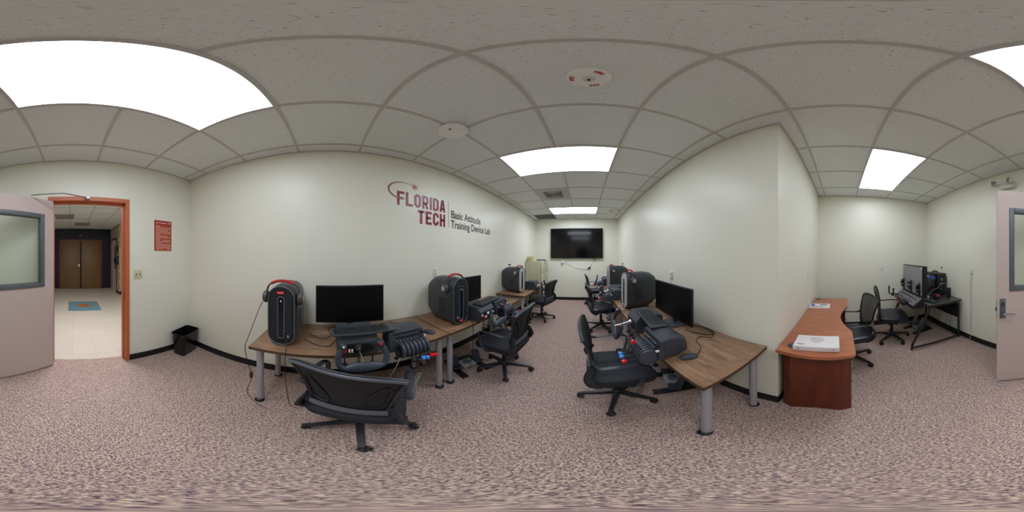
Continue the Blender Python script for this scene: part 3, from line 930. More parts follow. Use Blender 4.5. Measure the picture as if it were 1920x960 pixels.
# ------------------------------------------------------------------ computer tower + headset
def stadium(hw, z0, z1, r, x, n=8):
    zc = (z0 + z1) / 2; hz_ = (z1 - z0) / 2
    return [(x, p[0], zc + p[1]) for p in rrect(hw, hz_, r, 0, n)]
def make_tower(label, loc, rz, tag_low, face_mat=BLACKM, group='dark rounded computer towers'):
    """front face at x=0 facing +x, centred in y, standing on z=0"""
    t = thing('computer_tower', label, 'computer', loc, rz, group)
    mb = MB()
    mb.loft([stadium(.098, .012, .500, .097, 0.0), stadium(.109, .002, .508, .105, -.022), stadium(.112, 0, .512, .104, -.12), stadium(.112, 0, .512, .098, -.28),
             stadium(.108, .022, .496, .092, -.37), stadium(.098, .065, .445, .084, -.445)])
    mb.build('shell', CASE, t)
    mb = MB(); mb.tube([(p[0] + .002, p[1], p[2]) for p in stadium(.100, .010, .502, .098, .0)], .006, 8, closed=True); mb.build('front_rim', CASE_R, t)
    mb = MB(); mb.loft([stadium(.095, .018, .495, .094, .001), stadium(.09, .023, .49, .089, .006)]); g = mb.build('front_grille', face_mat, t)
    mb = MB()
    hr = .0062
    for i in range(-9, 10):
        for j in range(26):
            y = i * .0098 + (.0049 if j % 2 else 0); z = .035 + j * .0172
            if abs(y) < .028 or abs(y) > .082: continue
            d = max(0, abs(z - .2565) - .14); 
            if d and math.hypot(y, d) > .086: continue
            mb.lathe([(hr, .0062), (hr * .6, .0074)], 6, c=(0, y, z), axis='x')
    mb.build('honeycomb_vents', M('vent_relief', (34, 36, 40), .35) if face_mat is BLACKM else face_mat, g)
    mb = MB(); mb.tube(stadium(.024, .07, .425, .0235, .0085), .0022, 6, closed=True); mb.build('light_strip', M('led_trim', (118, 132, 148), .3), g)
    mb = MB(); mb.loft([stadium(.02, .075, .42, .0195, .006), stadium(.02, .075, .42, .0195, .0085)]); mb.build('centre_panel', M('navy_gloss', (14, 18, 30), .2), g)
    mb = MB(); mb.lathe([(.006, .0085), (.004, .0105)], 14, c=(0, 0, .392), axis='x'); mb.box((.0095, 0, .385), (.002, .006, .008), .001); mb.build('badge', WHITE, g)
    z = .455 if not tag_low else .048
    mb = MB(); mb.box((.009, -.003, z), (.002, .052, .022), .0008); st = mb.build('red_sticker', RED, t)
    mb = MB()
    for k in range(6): mb.box((.0102, -.022 + k * .0078, z), (.0006, .0045, .010))
    mb.build('sticker_print', M('sticker_pale', (240, 150, 140), .5), st)
    mb = MB(); mb.box((.012, -.055 if tag_low else .055, .095), (.012, .014, .024), .003); mb.build('usb_plug', TINT, t)
    mb = MB()
    for s in (-1, 1):
        for r_ in range(7):
            for c_ in range(9):
                mb.box((-.11 - c_ * .013, s * .1122, .15 + r_ * .022), (.009, .0015, .012), .0006)
    mb.build('side_vents', BLACKM, t)
    mb = MB()
    for x in (-.06, -.33):
        for s in (-1, 1): mb.box((x, s * .05, .0035), (.03, .02, .007), .002)
    mb.build('rubber_feet', BLACKM, t)
    return t
def make_headset(label, loc, rz, group='headsets hung over the towers', tilt=0):
    """sits over tower top; origin tower floor point; band plane at x=0"""
    t = thing('headset', label, 'headset', loc, rz, group)
    arc = []
    for k in range(17):
        a = PI * k / 16
        arc.append((tilt * math.sin(a), .128 * math.cos(a), .445 + .098 * math.sin(a) ** .8))
    mb = MB(); mb.tube(arc, 1, 8, flat=(.006, .014, (1, 0, 0))); mb.build('headband', CHARCOAL, t)
    mb = MB(); mb.tube([(p[0], p[1], p[2] - .003) for p in arc[4:13]], 1, 10, flat=(.011, .018, (1, 0, 0))); mb.build('headband_pad', REDF, t)
    for s in (-1, 1):
        mb = MB(); mb.lathe([(.018, s * .113), (.043, s * .118), (.048, s * .126), (.048, s * .144), (.040, s * .154), (.02, s * .158)], 24, c=(0, 0, .405), axis='y')
        cp = mb.build('ear_cup', CUP, t)
        mb = MB(); mb.lathe([(.027, s * .157), (.025, s * .160), (.004, s * .160)], 18, c=(0, 0, .405), axis='y'); mb.build('badge', CUPL, cp)
        mb = MB(); mb.tube([(0, s * .128, .445), (-.0, s * .150, .43), (0, s * .158, .41)], .004, 6); mb.build('yoke_arm', TINT, cp)
    return t
TW = {}
for key, lab, loc, rz, low, fm in [
    ('L1', 'dark computer tower on the desk nearest the waste bin, honeycomb front', (-1.15, -.345, .74), 0, False, BLACKM),
    ('L2', 'dark computer tower on the second left desk, red sticker at the bottom', (-1.13, 1.19, .74), R(-2), True, BLACKM),
    ('L3', 'dark computer tower on the far left desk in front of the filing cabinet', (-1.20, 2.96, .74), R(-12), True, PALE),
    ('R1', 'dark computer tower behind the widescreen monitor on the right side', (.53, 2.135, .74), PI + R(9), True, PALE),
    ('R2', 'dark computer tower farther back on the right, near the television', (.53, 3.62, .74), PI + R(9), True, PALE)]:
    TW[key] = make_tower(lab, loc, rz, low, fm)
make_headset('headset with red band draped over the tower nearest the waste bin', (-1.195, -.345, .74), 0)
make_headset('headset with red band over the second left tower, cup facing the camera', (-1.22, 1.193, .74), R(-2))
make_headset('headset hanging over the far left tower by the filing cabinet', (-1.255, 2.972, .74), R(-12))
make_headset('headset over the near right tower behind the widescreen monitor', (.605, 2.147, .74), PI + R(9))
make_headset('headset over the farther right tower near the television', (.605, 3.632, .74), PI + R(9))

# ------------------------------------------------------------------ monitors
def make_monitor(label, loc, rz, wd, hg, group='black desk monitors', zc=.285):
    t = thing('monitor', label, 'monitor', loc, rz, group)
    MB().box((-.012, 0, zc), (.022, wd, hg), .004).build('bezel', BLACK, t)
    MB().bx(-.0005, .0008, -wd / 2 + .009, wd / 2 - .009, zc - hg / 2 + .016, zc + hg / 2 - .009).build('screen', SCREEN_MON, t)
    MB().box((-.045, 0, zc), (.05, wd * .55, hg * .6), .02).build('back_cover', BLACK, t)
    mb = MB(); mb.box((-.06, 0, .16), (.022, .06, .28), .006); mb.build('stand_neck', BLACK, t)
    mb = MB(); mb.box((-.04, 0, .006), (.17, .24, .010), .004); mb.build('stand_base', CHARCOAL, t)
    return t
make_monitor('black monitor on the desk nearest the waste bin', (-1.425, .19, .74), R(-3), .61, .36)
make_monitor('black monitor partly hidden behind the second left tower', (-1.44, 1.648, .74), 0, .61, .36, zc=.265)
make_monitor('wide black monitor on the near right desk', (.83, 1.435, .74), PI, .715, .36, zc=.265)

# ------------------------------------------------------------------ keyboards, mice
def make_keyboard(label, loc, rz, tilt, group='black keyboards lying on the flight controls'):
    t = thing('keyboard', label, 'keyboard', loc, rz, group)
    t.rotation_euler = (0, tilt, rz)
    MB().box((0, 0, .007), (.135, .43, .014), .004).build('keyboard_body', CHARCOAL, t)
    mb = MB()
    for r_ in range(6):
        x = -.053 + r_ * .0205
        y = -.203
        if r_ == 5:
            ks = [.022, .02, .02, .11, .02, .02, .02, None, .0175, .0175, .0175, None, .037, .0175]
        else:
            ks = [.0175] * 14 + [None, .0175, .0175, .0175, None, .0175, .0175, .0175]
        for k in ks:
            if k is None: y += .007; continue
            if y + k > .208: break
            mb.box((x, y + k / 2, .0155), (.0165, k - .0015, .006), .0015, seg=1); y += k + .0008
    mb.build('keys', BLACK, t)
    return t
def make_mouse(label, loc, rz, group='computer mice'):
    t = thing('computer_mouse', label, 'mouse', loc, rz, group)
    mb = MB(); rg = []
    for k in range(9):
        u = k / 8; x = -.055 + .11 * u; ww = .032 * math.sin(PI * (.08 + .84 * u)) ** .45; hh = .036 * math.sin(PI * (.1 + .62 * (1 - u) + .1)) ** .7
        rg.append([(x, ww * math.cos(a), max(0, hh * math.sin(a))) for a in [PI * 2 * j / 16 for j in range(16)]])
    mb.loft(rg); mb.build('mouse_body', CHARCOAL, t)
    mb = MB(); mb.lathe([(.008, -.003), (.008, .003)], 12, c=(.03, 0, .024), axis='y'); mb.build('scroll_wheel', BLACK, t)
    return t
make_keyboard('keyboard resting on the yoke box below the monitor by the waste bin', (-1.08, .235, .920), R(2), R(-2))
make_keyboard('keyboard on the yoke box beside the second left tower', (-1.09, 1.60, .922), R(4), R(-2))
make_keyboard('keyboard on the yoke box below the wide right monitor', (.53, 1.255, .922), R(176), R(-2))
make_mouse('black mouse by the seam between the first two left desks', (-1.17, .83, .74), R(20))
make_mouse('black mouse on the open end of the near right desk', (.605, .815, .74), R(160))

# ------------------------------------------------------------------ yoke unit
def make_yoke(label, loc, rz, roll=0, group='flight yoke units clamped to the desks', clamps=True):
    """origin: desk surface under the front face centre; front faces +x"""
    t = thing('flight_yoke', label, 'flight yoke', loc, rz, group)
    W_ = .27
    mb = MB()
    prof = [(0, .002), (0, .115), (-.045, .172), (-.235, .172), (-.26, .15), (-.26, .002)]
    mb.prism(prof, -W_ / 2, W_ / 2, axis='y')
    bmesh.ops.bevel(mb.bm, geom=list(mb.bm.edges), offset=.005, segments=2, affect='EDGES')
    mb.build('housing', CHARCOAL, t)
    mb = MB()
    cen = (-.0, 0, .072)
    ov = [(.003, .115 * math.cos(a), .065 + .048 * math.sin(a)) for a in [2 * PI * k / 28 for k in range(28)]]
    ov2 = [(.008, p[1] * .9, .065 + (p[2] - .065) * .86) for p in ov]
    mb.loft([ov, ov2]); fp = mb.build('face_plate', BLACKM, t)
    mb = MB()
    for k in range(9): mb.box((.009, 0, .03 + k * .009), (.003, .16, .003))
    mb.build('grille_bars', BLACK, fp)
    mb = MB()
    for k, y in enumerate((-.06, -.042, -.115)): mb.box((.014, y, .052 if k < 2 else .085), (.016, .012, .028), .003)
    mb.build('rocker_switches', OFFW, t)
    mb = MB(); mb.box((.014, -.085, .055), (.014, .016, .036), .004); mb.build('master_switch', RED, t)
    mb = MB(); mb.cone((.005, 0, .075), (.03, 0, .075), .028, .018, 20); mb.cone((.03, 0, .075), (.16, 0, .045), .008, n=12); mb.build('shaft', CHROME, t)
    # the wheel, tilted with the top away from the user
    wx, wz = .15, .04
    def Wp(y, z, dx=0):
        c, s = math.cos(roll), math.sin(roll)
        yy, zz = y * c - z * s, y * s + z * c
        return (wx + dx - zz * .25, yy, wz + zz)
    mb = MB()
    path = [(-.118, .105), (-.132, .07), (-.138, .03), (-.132, -.01), (-.11, -.035), (-.07, -.04), (0, -.038), (.07, -.04), (.11, -.035), (.132, -.01), (.138, .03), (.132, .07), (.118, .105)]
    mb.tube(smooth_path([Wp(*p) for p in path], 4), .0185, 12); wl = mb.build('wheel', CHARCOAL2, t)
    mb = MB()
    rg = []
    for k in range(11):
        u = -1 + k / 5; y = u * .098; hh = .040 * (1 - .5 * abs(u) ** 3)
        rg.append([Wp(y, -.032 + hh * math.sin(a) * .9, .02 * math.cos(a) + .004) for a in [2 * PI * j / 12 for j in range(12)]])
    mb.loft(rg); mb.build('centre_pad', CHARCOAL2, wl)
    for s in (-1, 1):
        mb = MB(); mb.box(Wp(s * .112, .118), (.036, .046, .042), .012, rot=(s * .3, 0, 0)); mb.build('grip_head', CHARCOAL, wl)
        mb = MB(); mb.cone(Wp(s * .108, .125, .016), Wp(s * .108, .13, .03), .008, .007, 12)
        mb.build('grip_button', RED if s > 0 else OFFW, wl)
    if clamps:
        for y in (-.09, 0, .09):
            mb = MB(); mb.cone((.012, y, -.075), (.012, y, .004), .005, n=8); mb.lathe([(.018, -.085), (.021, -.08), (.021, -.074), (.006, -.07)], 14, c=(.012, y, 0)); mb.build('clamp_screw', BLACK, t)
    return t
make_yoke('flight yoke on the desk nearest the waste bin, below the monitor', (-1.03, .19, .742), 0)
make_yoke('flight yoke on the second left desk beside the tower', (-1.00, 1.475, .742), 0, roll=R(3))
make_yoke('flight yoke on the far left desk in front of the filing cabinet', (-1.02, 3.42, .742), 0, roll=R(0))
make_yoke('flight yoke on the near right desk, its wheel turned toward the aisle', (.435, 1.47, .742), PI, roll=R(-25))
make_yoke('flight yoke on the second right desk beyond the near tower', (.445, 2.98, .742), PI, roll=R(10))
make_yoke('flight yoke on the right desk closest to the television', (.445, 4.30, .742), PI, roll=R(60))

# ------------------------------------------------------------------ throttle quadrant
def make_throttle(label, loc, rz, raised=(), group='throttle quadrants beside the yokes'):
    t = thing('throttle_quadrant', label, 'throttle', loc, rz, group)
    W_ = .27
    mb = MB()
    # rounded hood lofted front to back
    rg = []
    for (x, h, hw, r) in ((-.03, .165, .135, .012), (-.08, .176, .135, .02), (-.13, .174, .132, .035), (-.175, .156, .124, .05), (-.21, .115, .11, .05), (-.226, .07, .09, .03)):
        rg.append([(x, p[0], p[1] + h / 2 + .002) for p in rrect(hw, h / 2, min(r, h / 2 - .001), 0, 5)])
    mb.loft(rg); mb.build('hood', CHARCOAL, t)
    mb = MB(); mb.prism([(-.03, .004), (-.03, .165), (-.005, .16), (.012, .075), (.012, .004)], -W_ / 2 + .002, W_ / 2 - .002, axis='y'); mb.build('front_panel', CHARCOAL, t)
    def fpnt(y, v): # v 0..1 down the sloping face
        return Vector((-.004 + .016 * v, y, .157 - .08 * v))
    mb = MB()
    for k in range(8):
        p = fpnt(-.095 + k * .024, .12); mb.box(p, (.012, .016, .010), .002)
    mb.build('autopilot_buttons', BLACK, t)
    mb = MB(); mb.box(fpnt(-.012, .45) + Vector((.002, 0, 0)), (.012, .21, .024), .003, rot=(0, .2, 0)); mb.build('annunciator_strip', M('annunciator_grey', (58, 60, 68), .3), t)
    mb = MB()
    for k in range(7):
        p = fpnt(-.08 + k * .026, .85); mb.cone(p, p + Vector((.018, 0, .01)), .004, .003, 8)
    mb.build('toggle_switches', TINT, t)
    mb = MB(); p = fpnt(.118, .35); mb.cone(p, p + Vector((.02, 0, 0)), .012, n=14); mb.build('rotary_knob', BLACK, t)
    mb = MB(); mb.box((.022, .137, .095), (.026, .012, .018), .006); mb.build('gear_lever_knob', WHITE, t)
    mb = MB(); p = Vector((.01, -.105, .13)); 
    def tri(s_): return [(.012, p.y + s_ * math.sin(a), .118 + s_ * math.cos(a)) for a in (0, 2 * PI / 3, 4 * PI / 3)]
    mb.tube(tri(.018), .0014, 5, closed=True); mb.build('triangle_emblem', TINT, t)
    # lever arches
    mb = MB()
    cx, cz = .062, .036
    for k in range(7):
        y = -.072 + k * .03
        mb.lathe([(.048, y - .0115), (.060, y - .010), (.064, y - .006), (.064, y + .006), (.060, y + .010), (.048, y + .0115)], 30, c=(cx, 0, cz), axis='y')
    mb.build('lever_arches', CHARCOAL2, t)
    mb = MB(); mb.cone((cx, -.084, cz), (cx, .119, cz), .046, n=22); mb.build('lever_drum', BLACK, t)
    cols = [BLACK, BLACK, BLUE, BLUE, RED, RED]
    for k in range(6):
        y = -.057 + k * .03
        a = R(55) if k in raised else R(-2 - 3 * (k % 2))
        d = Vector((math.cos(a), 0, math.sin(a)))
        c0 = Vector((cx, y, cz))
        mb = MB(); mb.tube([c0 + d * .05, c0 + d * .14], .004, 6); lv = mb.build('lever', BLACK, t)
        e = c0 + d * .15
        mb = MB(); mb.box(e, (.034, .028, .028), .012, rot=(0, -a, 0)); mb.build('lever_knob', cols[k], lv)
    mb = MB(); mb.lathe([(.03, -.1), (.034, -.096), (.034, -.09), (.03, -.086)], 22, c=(.055, 0, -.0), axis='y'); mb.build('trim_wheel', BLACK, t)
    for y in (-.08, .08):
        mb = MB(); mb.cone((-.012, y, -.004), (.006, y, -.004), .004, n=8); mb.cone((.006, y, -.07), (.006, y, .004), .005, n=8); mb.lathe([(.018, -.08), (.02, -.074), (.006, -.068)], 14, c=(.006, y, 0)); mb.build('clamp_screw', BLACK, t)
    return t
make_throttle('throttle quadrant with blue and red levers on the desk nearest the waste bin', (-1.02, .53, .742), 0)
make_throttle('throttle quadrant with blue and red levers on the second left desk', (-1.00, 1.765, .742), 0)
make_throttle('throttle quadrant on the near right desk with one red lever raised', (.435, 1.0, .742), PI, raised=(4,))
make_throttle('throttle quadrant on the second right desk beyond the near tower', (.445, 2.70, .742), PI, raised=(1,))
make_throttle('throttle quadrant on the right desk closest to the television', (.445, 4.02, .742), PI)

# ------------------------------------------------------------------ rudder pedals
def make_pedals(label, loc, rz, group='rudder pedals on the carpet'):
    t = thing('rudder_pedals', label, 'pedals', loc, rz, group)
    mb = MB()
    for y in (-.15, .15): mb.box((.0, y, .012), (.42, .07, .022), .004)
    mb.box((-.12, 0, .03), (.12, .32, .05), .008); mb.build('base_rails', BLACK, t)
    mb = MB(); mb.box((.0, 0, .055), (.16, .17, .03), .01); mb.build('centre_housing', M('pedal_grey', (172, 176, 180), .35, metal=.2) if 'pedal_grey' not in bpy.data.materials else bpy.data.materials['pedal_grey'], t)
    mb = MB(); mb.lathe([(.045, .07), (.05, .078), (.045, .09), (.02, .095)], 24); mb.lathe([(.018, .095), (.016, .105)], 12); mb.build('tension_dial', VFRAME, t)
    for s in (-1, 1):
        mb = MB(); mb.box((.03, s * .145, .06), (.10, .10, .02), .006, rot=(0, -.25, 0)); mb.box((-.03, s * .145, .13), (.016, .10, .15), .006, rot=(0, -.35, 0))
        for k in range(5): mb.box((-.018 - k * .0085 + .006, s * .145, .085 + k * .022), (.008, .09, .006), .002, rot=(0, -.35, 0))
        mb.build('pedal', CHARCOAL, t)
    return t
make_pedals('rudder pedals under the second left desk', (-1.22, 1.38, 0), R(-15))
make_pedals('rudder pedals on the floor by the far left desk chair', (-1.30, 3.03, 0), R(0))
make_pedals('rudder pedals under the near right desk', (.78, 1.30, 0), R(165))

# ------------------------------------------------------------------ task chairs
def make_chair(label, loc, rz, seatm=SEATM, kind='a', spin=0, group='black mesh task chairs at the flight desks'):
    t = thing('office_chair', label, 'chair', loc, rz, group)
    mb = MB(); mb.lathe([(.03, .075), (.042, .085), (.042, .125), (.03, .135)], 20)
    for k in range(5):
        a = spin + k * 2 * PI / 5; d = Vector((math.cos(a), math.sin(a), 0)); n_ = Vector((-d.y, d.x, 0))
        rg = []
        for (rr, hw, z0, z1) in ((.03, .026, .082, .122), (.15, .021, .078, .108), (.27, .016, .068, .088), (.30, .014, .062, .080)):
            c = d * rr
            rg.append([c + n_ * hw + Vector((0, 0, z0)), c + n_ * hw * .7 + Vector((0, 0, z1)), c - n_ * hw * .7 + Vector((0, 0, z1)), c - n_ * hw + Vector((0, 0, z0))])
        mb.loft(rg, smooth=False)
    mb.build('star_base', FRAME if kind == 'a' else BLACK, t)
    for k in range(5):
        a = spin + k * 2 * PI / 5; c = Vector((math.cos(a), math.sin(a), 0)) * .285
        tw = random.uniform(0, 2 * PI); ax = Vector((math.cos(tw), math.sin(tw), 0)); off = Vector((-ax.y, ax.x, 0)) * .012
        mb = MB()
        for s in (-1, 1):
            p = c + off + Vector((0, 0, .0265)) + ax * s * .009
            mb.cone(p, p + ax * s * .015, .0265, .024, 18)
        mb.cone(c + Vector((0, 0, .03)), c + Vector((0, 0, .068)), .009, n=10)
        hood = [c + off + ax * .008 * s_ + Vector((-ax.y * math.cos(q) * .031, ax.x * math.cos(q) * .031, .0265 + .031 * math.sin(q))) for s_ in (0,) for q in [PI * j / 8 for j in range(9)]]
        mb.tube(hood, .006, 6)
        mb.build('caster', BLACK, t)
    mb = MB(); mb.cone((0, 0, .12), (0, 0, .30), .026, n=18); mb.cone((0, 0, .30), (0, 0, .38), .015, n=14); mb.build('gas_column', BLACK, t)
    mb = MB(); mb.box((-.01, 0, .392), (.24, .16, .035), .01); mb.tube([(.05, -.08, .39), (.06, -.22, .385), (.06, -.25, .38)], .006, 6); mb.build('tilt_mechanism', BLACK, t)
    # seat: rounded cushion with waterfall front
    mb = MB(); rg = []
    for (z, s_, dz) in ((.405, .90, 0), (.415, .97, 0), (.445, 1.0, 0), (.47, .975, 0), (.483, .90, 0), (.488, .7, 0), (.484, .35, 0)):
        ring = []
        for (x, y, _) in rrect(.25 * s_, .25 * s_, .11 * s_, 0, 7, .015, 0):
            drop = .035 * max(0, (x - .12) / .15) ** 2
            dish = .010 * (y / .25) ** 2 if z > .46 else 0
            ring.append((x, y, z - drop + dish))
        rg.append(ring)
    mb.loft(rg); mb.build('seat', seatm, t)
    # back surface
    ZB, ZT = (.545, .935) if kind == 'a' else (.52, .955)
    def hw(v):
        if kind == 'a': return .175 + .08 * v ** 1.15
        return .165 + .075 * v ** .9
    def bs(u, v, off=0):
        h = hw(v); y = u * h
        z = ZB + (ZT - ZB) * v + (-.035 * abs(u) ** 4 * v ** 3)
        x = -.222 - .05 * (v - .25) ** 2 * 2.0 - .01 * v + (.45 * (y ** 2)) + .02 * (1 - v) ** 2
        return Vector((x + off, y, z))
    mb = MB(); NU, NV = 16, 14
    vs = [bs(-1 + 2 * i / NU, j / NV) for j in range(NV + 1) for i in range(NU + 1)]
    mb._add(vs, [(j * (NU + 1) + i, j * (NU + 1) + i + 1, (j + 1) * (NU + 1) + i + 1, (j + 1) * (NU + 1) + i) for j in range(NV) for i in range(NU)], 0, True)
    bk = mb.build('back_mesh', MESHM if kind == 'a' else MESHL, t, sharp=False)
    sm = bk.modifiers.new('thickness', 'SOLIDIFY'); sm.thickness = .002
    mb = MB()
    loop = [bs(-1, j / 10) for j in range(11)] + [bs(-1 + i / 8, 1) for i in range(1, 17)] + [bs(1, 1 - j / 10) for j in range(1, 11)] + [bs(1 - i / 5, 0) for i in range(1, 10)]
    mb.tube(loop, .0115 if kind == 'a' else .012, 8, closed=True)
    mb.build('back_frame', FRAME if kind == 'a' else BLACK, t)
    if kind == 'a':
        mb = MB(); mb.tube([bs(-1 + i / 8, .985, -.012) for i in range(17)], 1, 8, flat=(.006, .010, (0, 0, 1))); mb.build('top_rail', LUMBAR, t)
        mb = MB()
        for s in (-1, 1):
            pts_ = [(s * .86, .16), (s * .88, .62), (s * .72, .72), (s * .42, .30), (s * .44, .14), (s * .6, .1)]
            pp = smooth_path([bs(u, v, -.006) for u, v in pts_ + [pts_[0]]], 4)[:-1]
            mb.tube(pp, .005, 6, closed=True)
        mb.build('inner_frame', BLACK, t)
    # lower bar and side brackets
    mb = MB(); mb.tube([bs(-1 + i / 6, .02, -.012) + Vector((0, 0, -.012)) for i in range(13)], 1, 10, flat=(.012, .026, (0, 0, 1))); mb.build('lumbar_bar', LUMBAR if kind == 'a' else BLACK, t)
    for s in (-1, 1):
        mb = MB()
        p0 = bs(s, .12); 
        pts_ = [p0 + Vector((.0, s * .01, .02)), (-.225, s * .225, .52), (-.20, s * .245, .455), (-.13, s * .20, .395), (-.05, s * .09, .39)]
        mb.tube(smooth_path(pts_, 5), 1, 10, flat=(.034 if kind == 'a' else .016, .012, (0, 1, 0))); mb.build('back_bracket', FRAME if kind == 'a' else BLACK, t)
    for s in (-1, 1):
        q = bs(s, .42)
        mb = MB()
        pts_ = [q + Vector((.0, s * .004, -.01)), (-.16, s * .262, .655), (-.05, s * .272, .665), (.07, s * .272, .662), (.135, s * .268, .64), (.145, s * .262, .58), (.115, s * .258, .48), (.06, s * .245, .405), (.0, s * .15, .395)]
        mb.tube(smooth_path(pts_, 5), 1, 10, flat=(.009, .021, (0, 1, 0))); mb.build('armrest', (ARM if kind == 'a' else BLACK), t)
    return t
G1 = 'black mesh task chairs at the flight desks'
make_chair('black mesh office chair pulled up to the desk nearest the waste bin, seen from behind', (-.865, .165, 0), R(153), spin=R(-9 - 153))
make_chair('black mesh office chair at the second left desk, turned sideways to the camera', (-.85, 1.58, 0), R(178), spin=R(12 - 178))
make_chair('black mesh office chair at the near right desk, facing the wide monitor', (.25, 1.24, 0), R(0), spin=R(34))
make_chair('black mesh office chair at the far left desk before the filing cabinet', (-.95, 3.52, 0), R(164), spin=R(-60 - 164))
make_chair('black mesh office chair at the second right desk', (.31, 3.10, 0), R(8), spin=R(0), seatm=LEATHER)
make_chair('black mesh office chair on the right side closest to the television', (.29, 4.74, 0), R(8), spin=R(20), seatm=LEATHER)
G2 = 'black mesh chairs in the alcove'
make_chair('black office chair with see-through back tucked in at the cherry desk', (1.99, -.12, 0), R(103), LEATHER, 'b', spin=R(-62 - 103), group=G2)
make_chair('black office chair facing the flight console in the alcove corner', (2.53, -.82, 0), R(-105), LEATHER, 'b', spin=R(128 + 105), group=G2)

# ------------------------------------------------------------------ cherry desk
ed = thing('executive_desk', 'cherry wood desk with curved cut-out along the alcove side wall', 'desk', (0, 0, 0))
poly = [(1.025, YS - .005), (1.025, .40), (1.005, .30), (.998, .18), (1.002, .05), (1.022, -.06), (1.035, -.088), (1.06, -.10)]
poly += [(1.455, -.103)]
for k in range(1, 12):
    u = k / 12; poly.append((1.455 + .81 * u, -.103 + .105 * math.sin(PI * u) ** .8))
poly += [(2.265, -.10), (2.72, -.112), (2.73, YS - .005)]
poly = [(1.025, YS - .005)] + [p for p in poly[1:-1]] + [(2.73, YS - .005)]
mb = MB(); mb.prism(poly, .722, .75)
bmesh.ops.bevel(mb.bm, geom=[e for e in mb.bm.edges if abs(e.verts[0].co.z - e.verts[1].co.z) < .001], offset=.004, segments=2, affect='EDGES')
mb.build('desktop', CHERRY, ed)
mb = MB(); pl_ = [(1.095, .40)] + [(1.07 + .012 * math.cos(PI * (k / 8 * 2 - 1)), .40 - .455 * k / 8) for k in range(1, 8)] + [(1.09, -.072), (1.14, -.072), (1.14, .40)]
mb.prism(pl_, .0, .722); mb.build('end_panel', CHERRY_D, ed)
for (x0, x1, lab) in ((1.142, 1.47, 0), (2.30, 2.66, 1)):
    mb = MB(); mb.bx(x0, x1, -.045, .40, .03, .721, r=.003); pd = mb.build('pedestal', CHERRY_D, ed)
    for k in range(3):
        z0 = .05 + (.0, .30, .51)[k]; z1 = z0 + (.285, .195, .15)[k]
        mb = MB(); mb.bx(x0 + .008, x1 - .008, -.065, -.046, z0, z1, r=.003); dr = mb.build('drawer', CHERRY_D, pd)
        mb = MB(); xm = (x0 + x1) / 2; mb.tube([(xm - .05, -.066, (z0 + z1) / 2), (xm - .045, -.09, (z0 + z1) / 2), (xm + .045, -.09, (z0 + z1) / 2), (xm + .05, -.066, (z0 + z1) / 2)], .004, 6); mb.build('handle', CHROME, dr)
mb = MB(); mb.bx(1.47, 2.30, .37, .40, .12, .721); mb.build('modesty_panel', CHERRY_D, ed)
for (x, y) in ((1.124, .342), (2.62, .36)):
    mb = MB(); mb.lathe([(.038, .7505), (.038, .753), (.034, .755), (.012, .7545)], 24, c=(x, y, 0)); mb.box((x, y, .755), (.03, .012, .002)); mb.build('grommet', CHARCOAL, ed)
bd = thing('binder', 'thick white binder lying on the near end of the cherry desk', 'binder', (1.162, .168, .7508), R(2))
mb = MB(); mb.box((0, 0, .004), (.19, .315, .004), .0015); mb.box((0, 0, .041), (.19, .315, .004), .0015); mb.box((-.094, 0, .0225), (.004, .315, .041), .0015)
mb.build('cover', PAPER, bd)
MB().box((.002, 0, .0225), (.176, .30, .03), .002).build('pages', M('page_block', (232, 228, 222), .8), bd)
mb = MB()
for y in (-.12, .12): mb.lathe([(.005, -.0975), (.005, -.0965), (.003, -.096)], 10, c=(0, y, .022), axis='x')
mb.build('rivets', BLACK, bd)
mb = MB()
for (x, a, b) in ((.05, -.03, .05), (.02, -.045, .055), (-.01, -.02, .035)):
    y = b
    while y > a:
        l_ = random.uniform(.008, .016); mb.box((x, y - l_ / 2, .0436), (.012, l_, .0008)); y -= l_ + .003
mb.box((-.06, .11, .0436), (.016, .05, .0006)); mb.build('printed_title', PAPER_INK, bd)
pp = thing('paper_leaflet', 'white printed leaflet near the wall end of the cherry desk', 'paper', (2.26, .29, .7505), R(3))
MB().box((0, 0, .001), (.216, .28, .0014)).build('sheet', PAPER, pp)
mb = MB(); mb.box((.05, -.05, .002), (.04, .10, .0006)); mb.box((-.04, .03, .002), (.01, .18, .0006)); mb.box((-.06, .03, .002), (.01, .18, .0006)); mb.build('printed_blocks', DGREY, pp)
mb = MB(); mb.box((.03, .10, .002), (.10, .05, .0006)); mb.build('blue_print', BLUESTRIP, pp)

# ------------------------------------------------------------------ alcove flight station
wd = thing('workstation_desk', 'black workstation desk with bent tube legs in the alcove corner', 'desk', (0, 0, 0))
DY0, DY1, DXa, DXb = -1.84, -1.20, 2.00, 3.14
mb = MB(); mb.bx(DXa, DXb, DY0, DY1, .715, .74, r=.005); mb.build('desktop', M('grey_black_laminate', (62, 60, 58), .22), wd)
for x in (DXa + .035, DXb - .035):
    mb = MB(); mb.tube(smooth_path([(x, -.95, .012), (x, -.955, .06), (x, -.965, .12), (x, -1.03, .25), (x, -1.2, .60), (x, -1.245, .70)], 5), 1, 10, flat=(.019, .019, (1, 0, 0)))
    fl = mb.build('front_leg', BLACK, wd)
    mb = MB(); mb.lathe([(.02, 0), (.022, .006), (.018, .014)], 14, c=(x, -.95, 0)); mb.build('foot', TINT, fl)
    mb = MB(); mb.tube(smooth_path([(x, -1.25, .70), (x, -1.6, .70), (x, -1.72, .695), (x, -1.785, .65), (x, -1.795, .58), (x, -1.795, .3), (x, -1.795, .02)], 6), .019, 10); mb.build('rear_leg', BLACK, wd)
    mb = MB(); mb.tube([(x, -.965, .05), (x, -1.4, .05), (x, -1.79, .05)], .016, 10); mb.build('floor_bar', BLACK, wd)
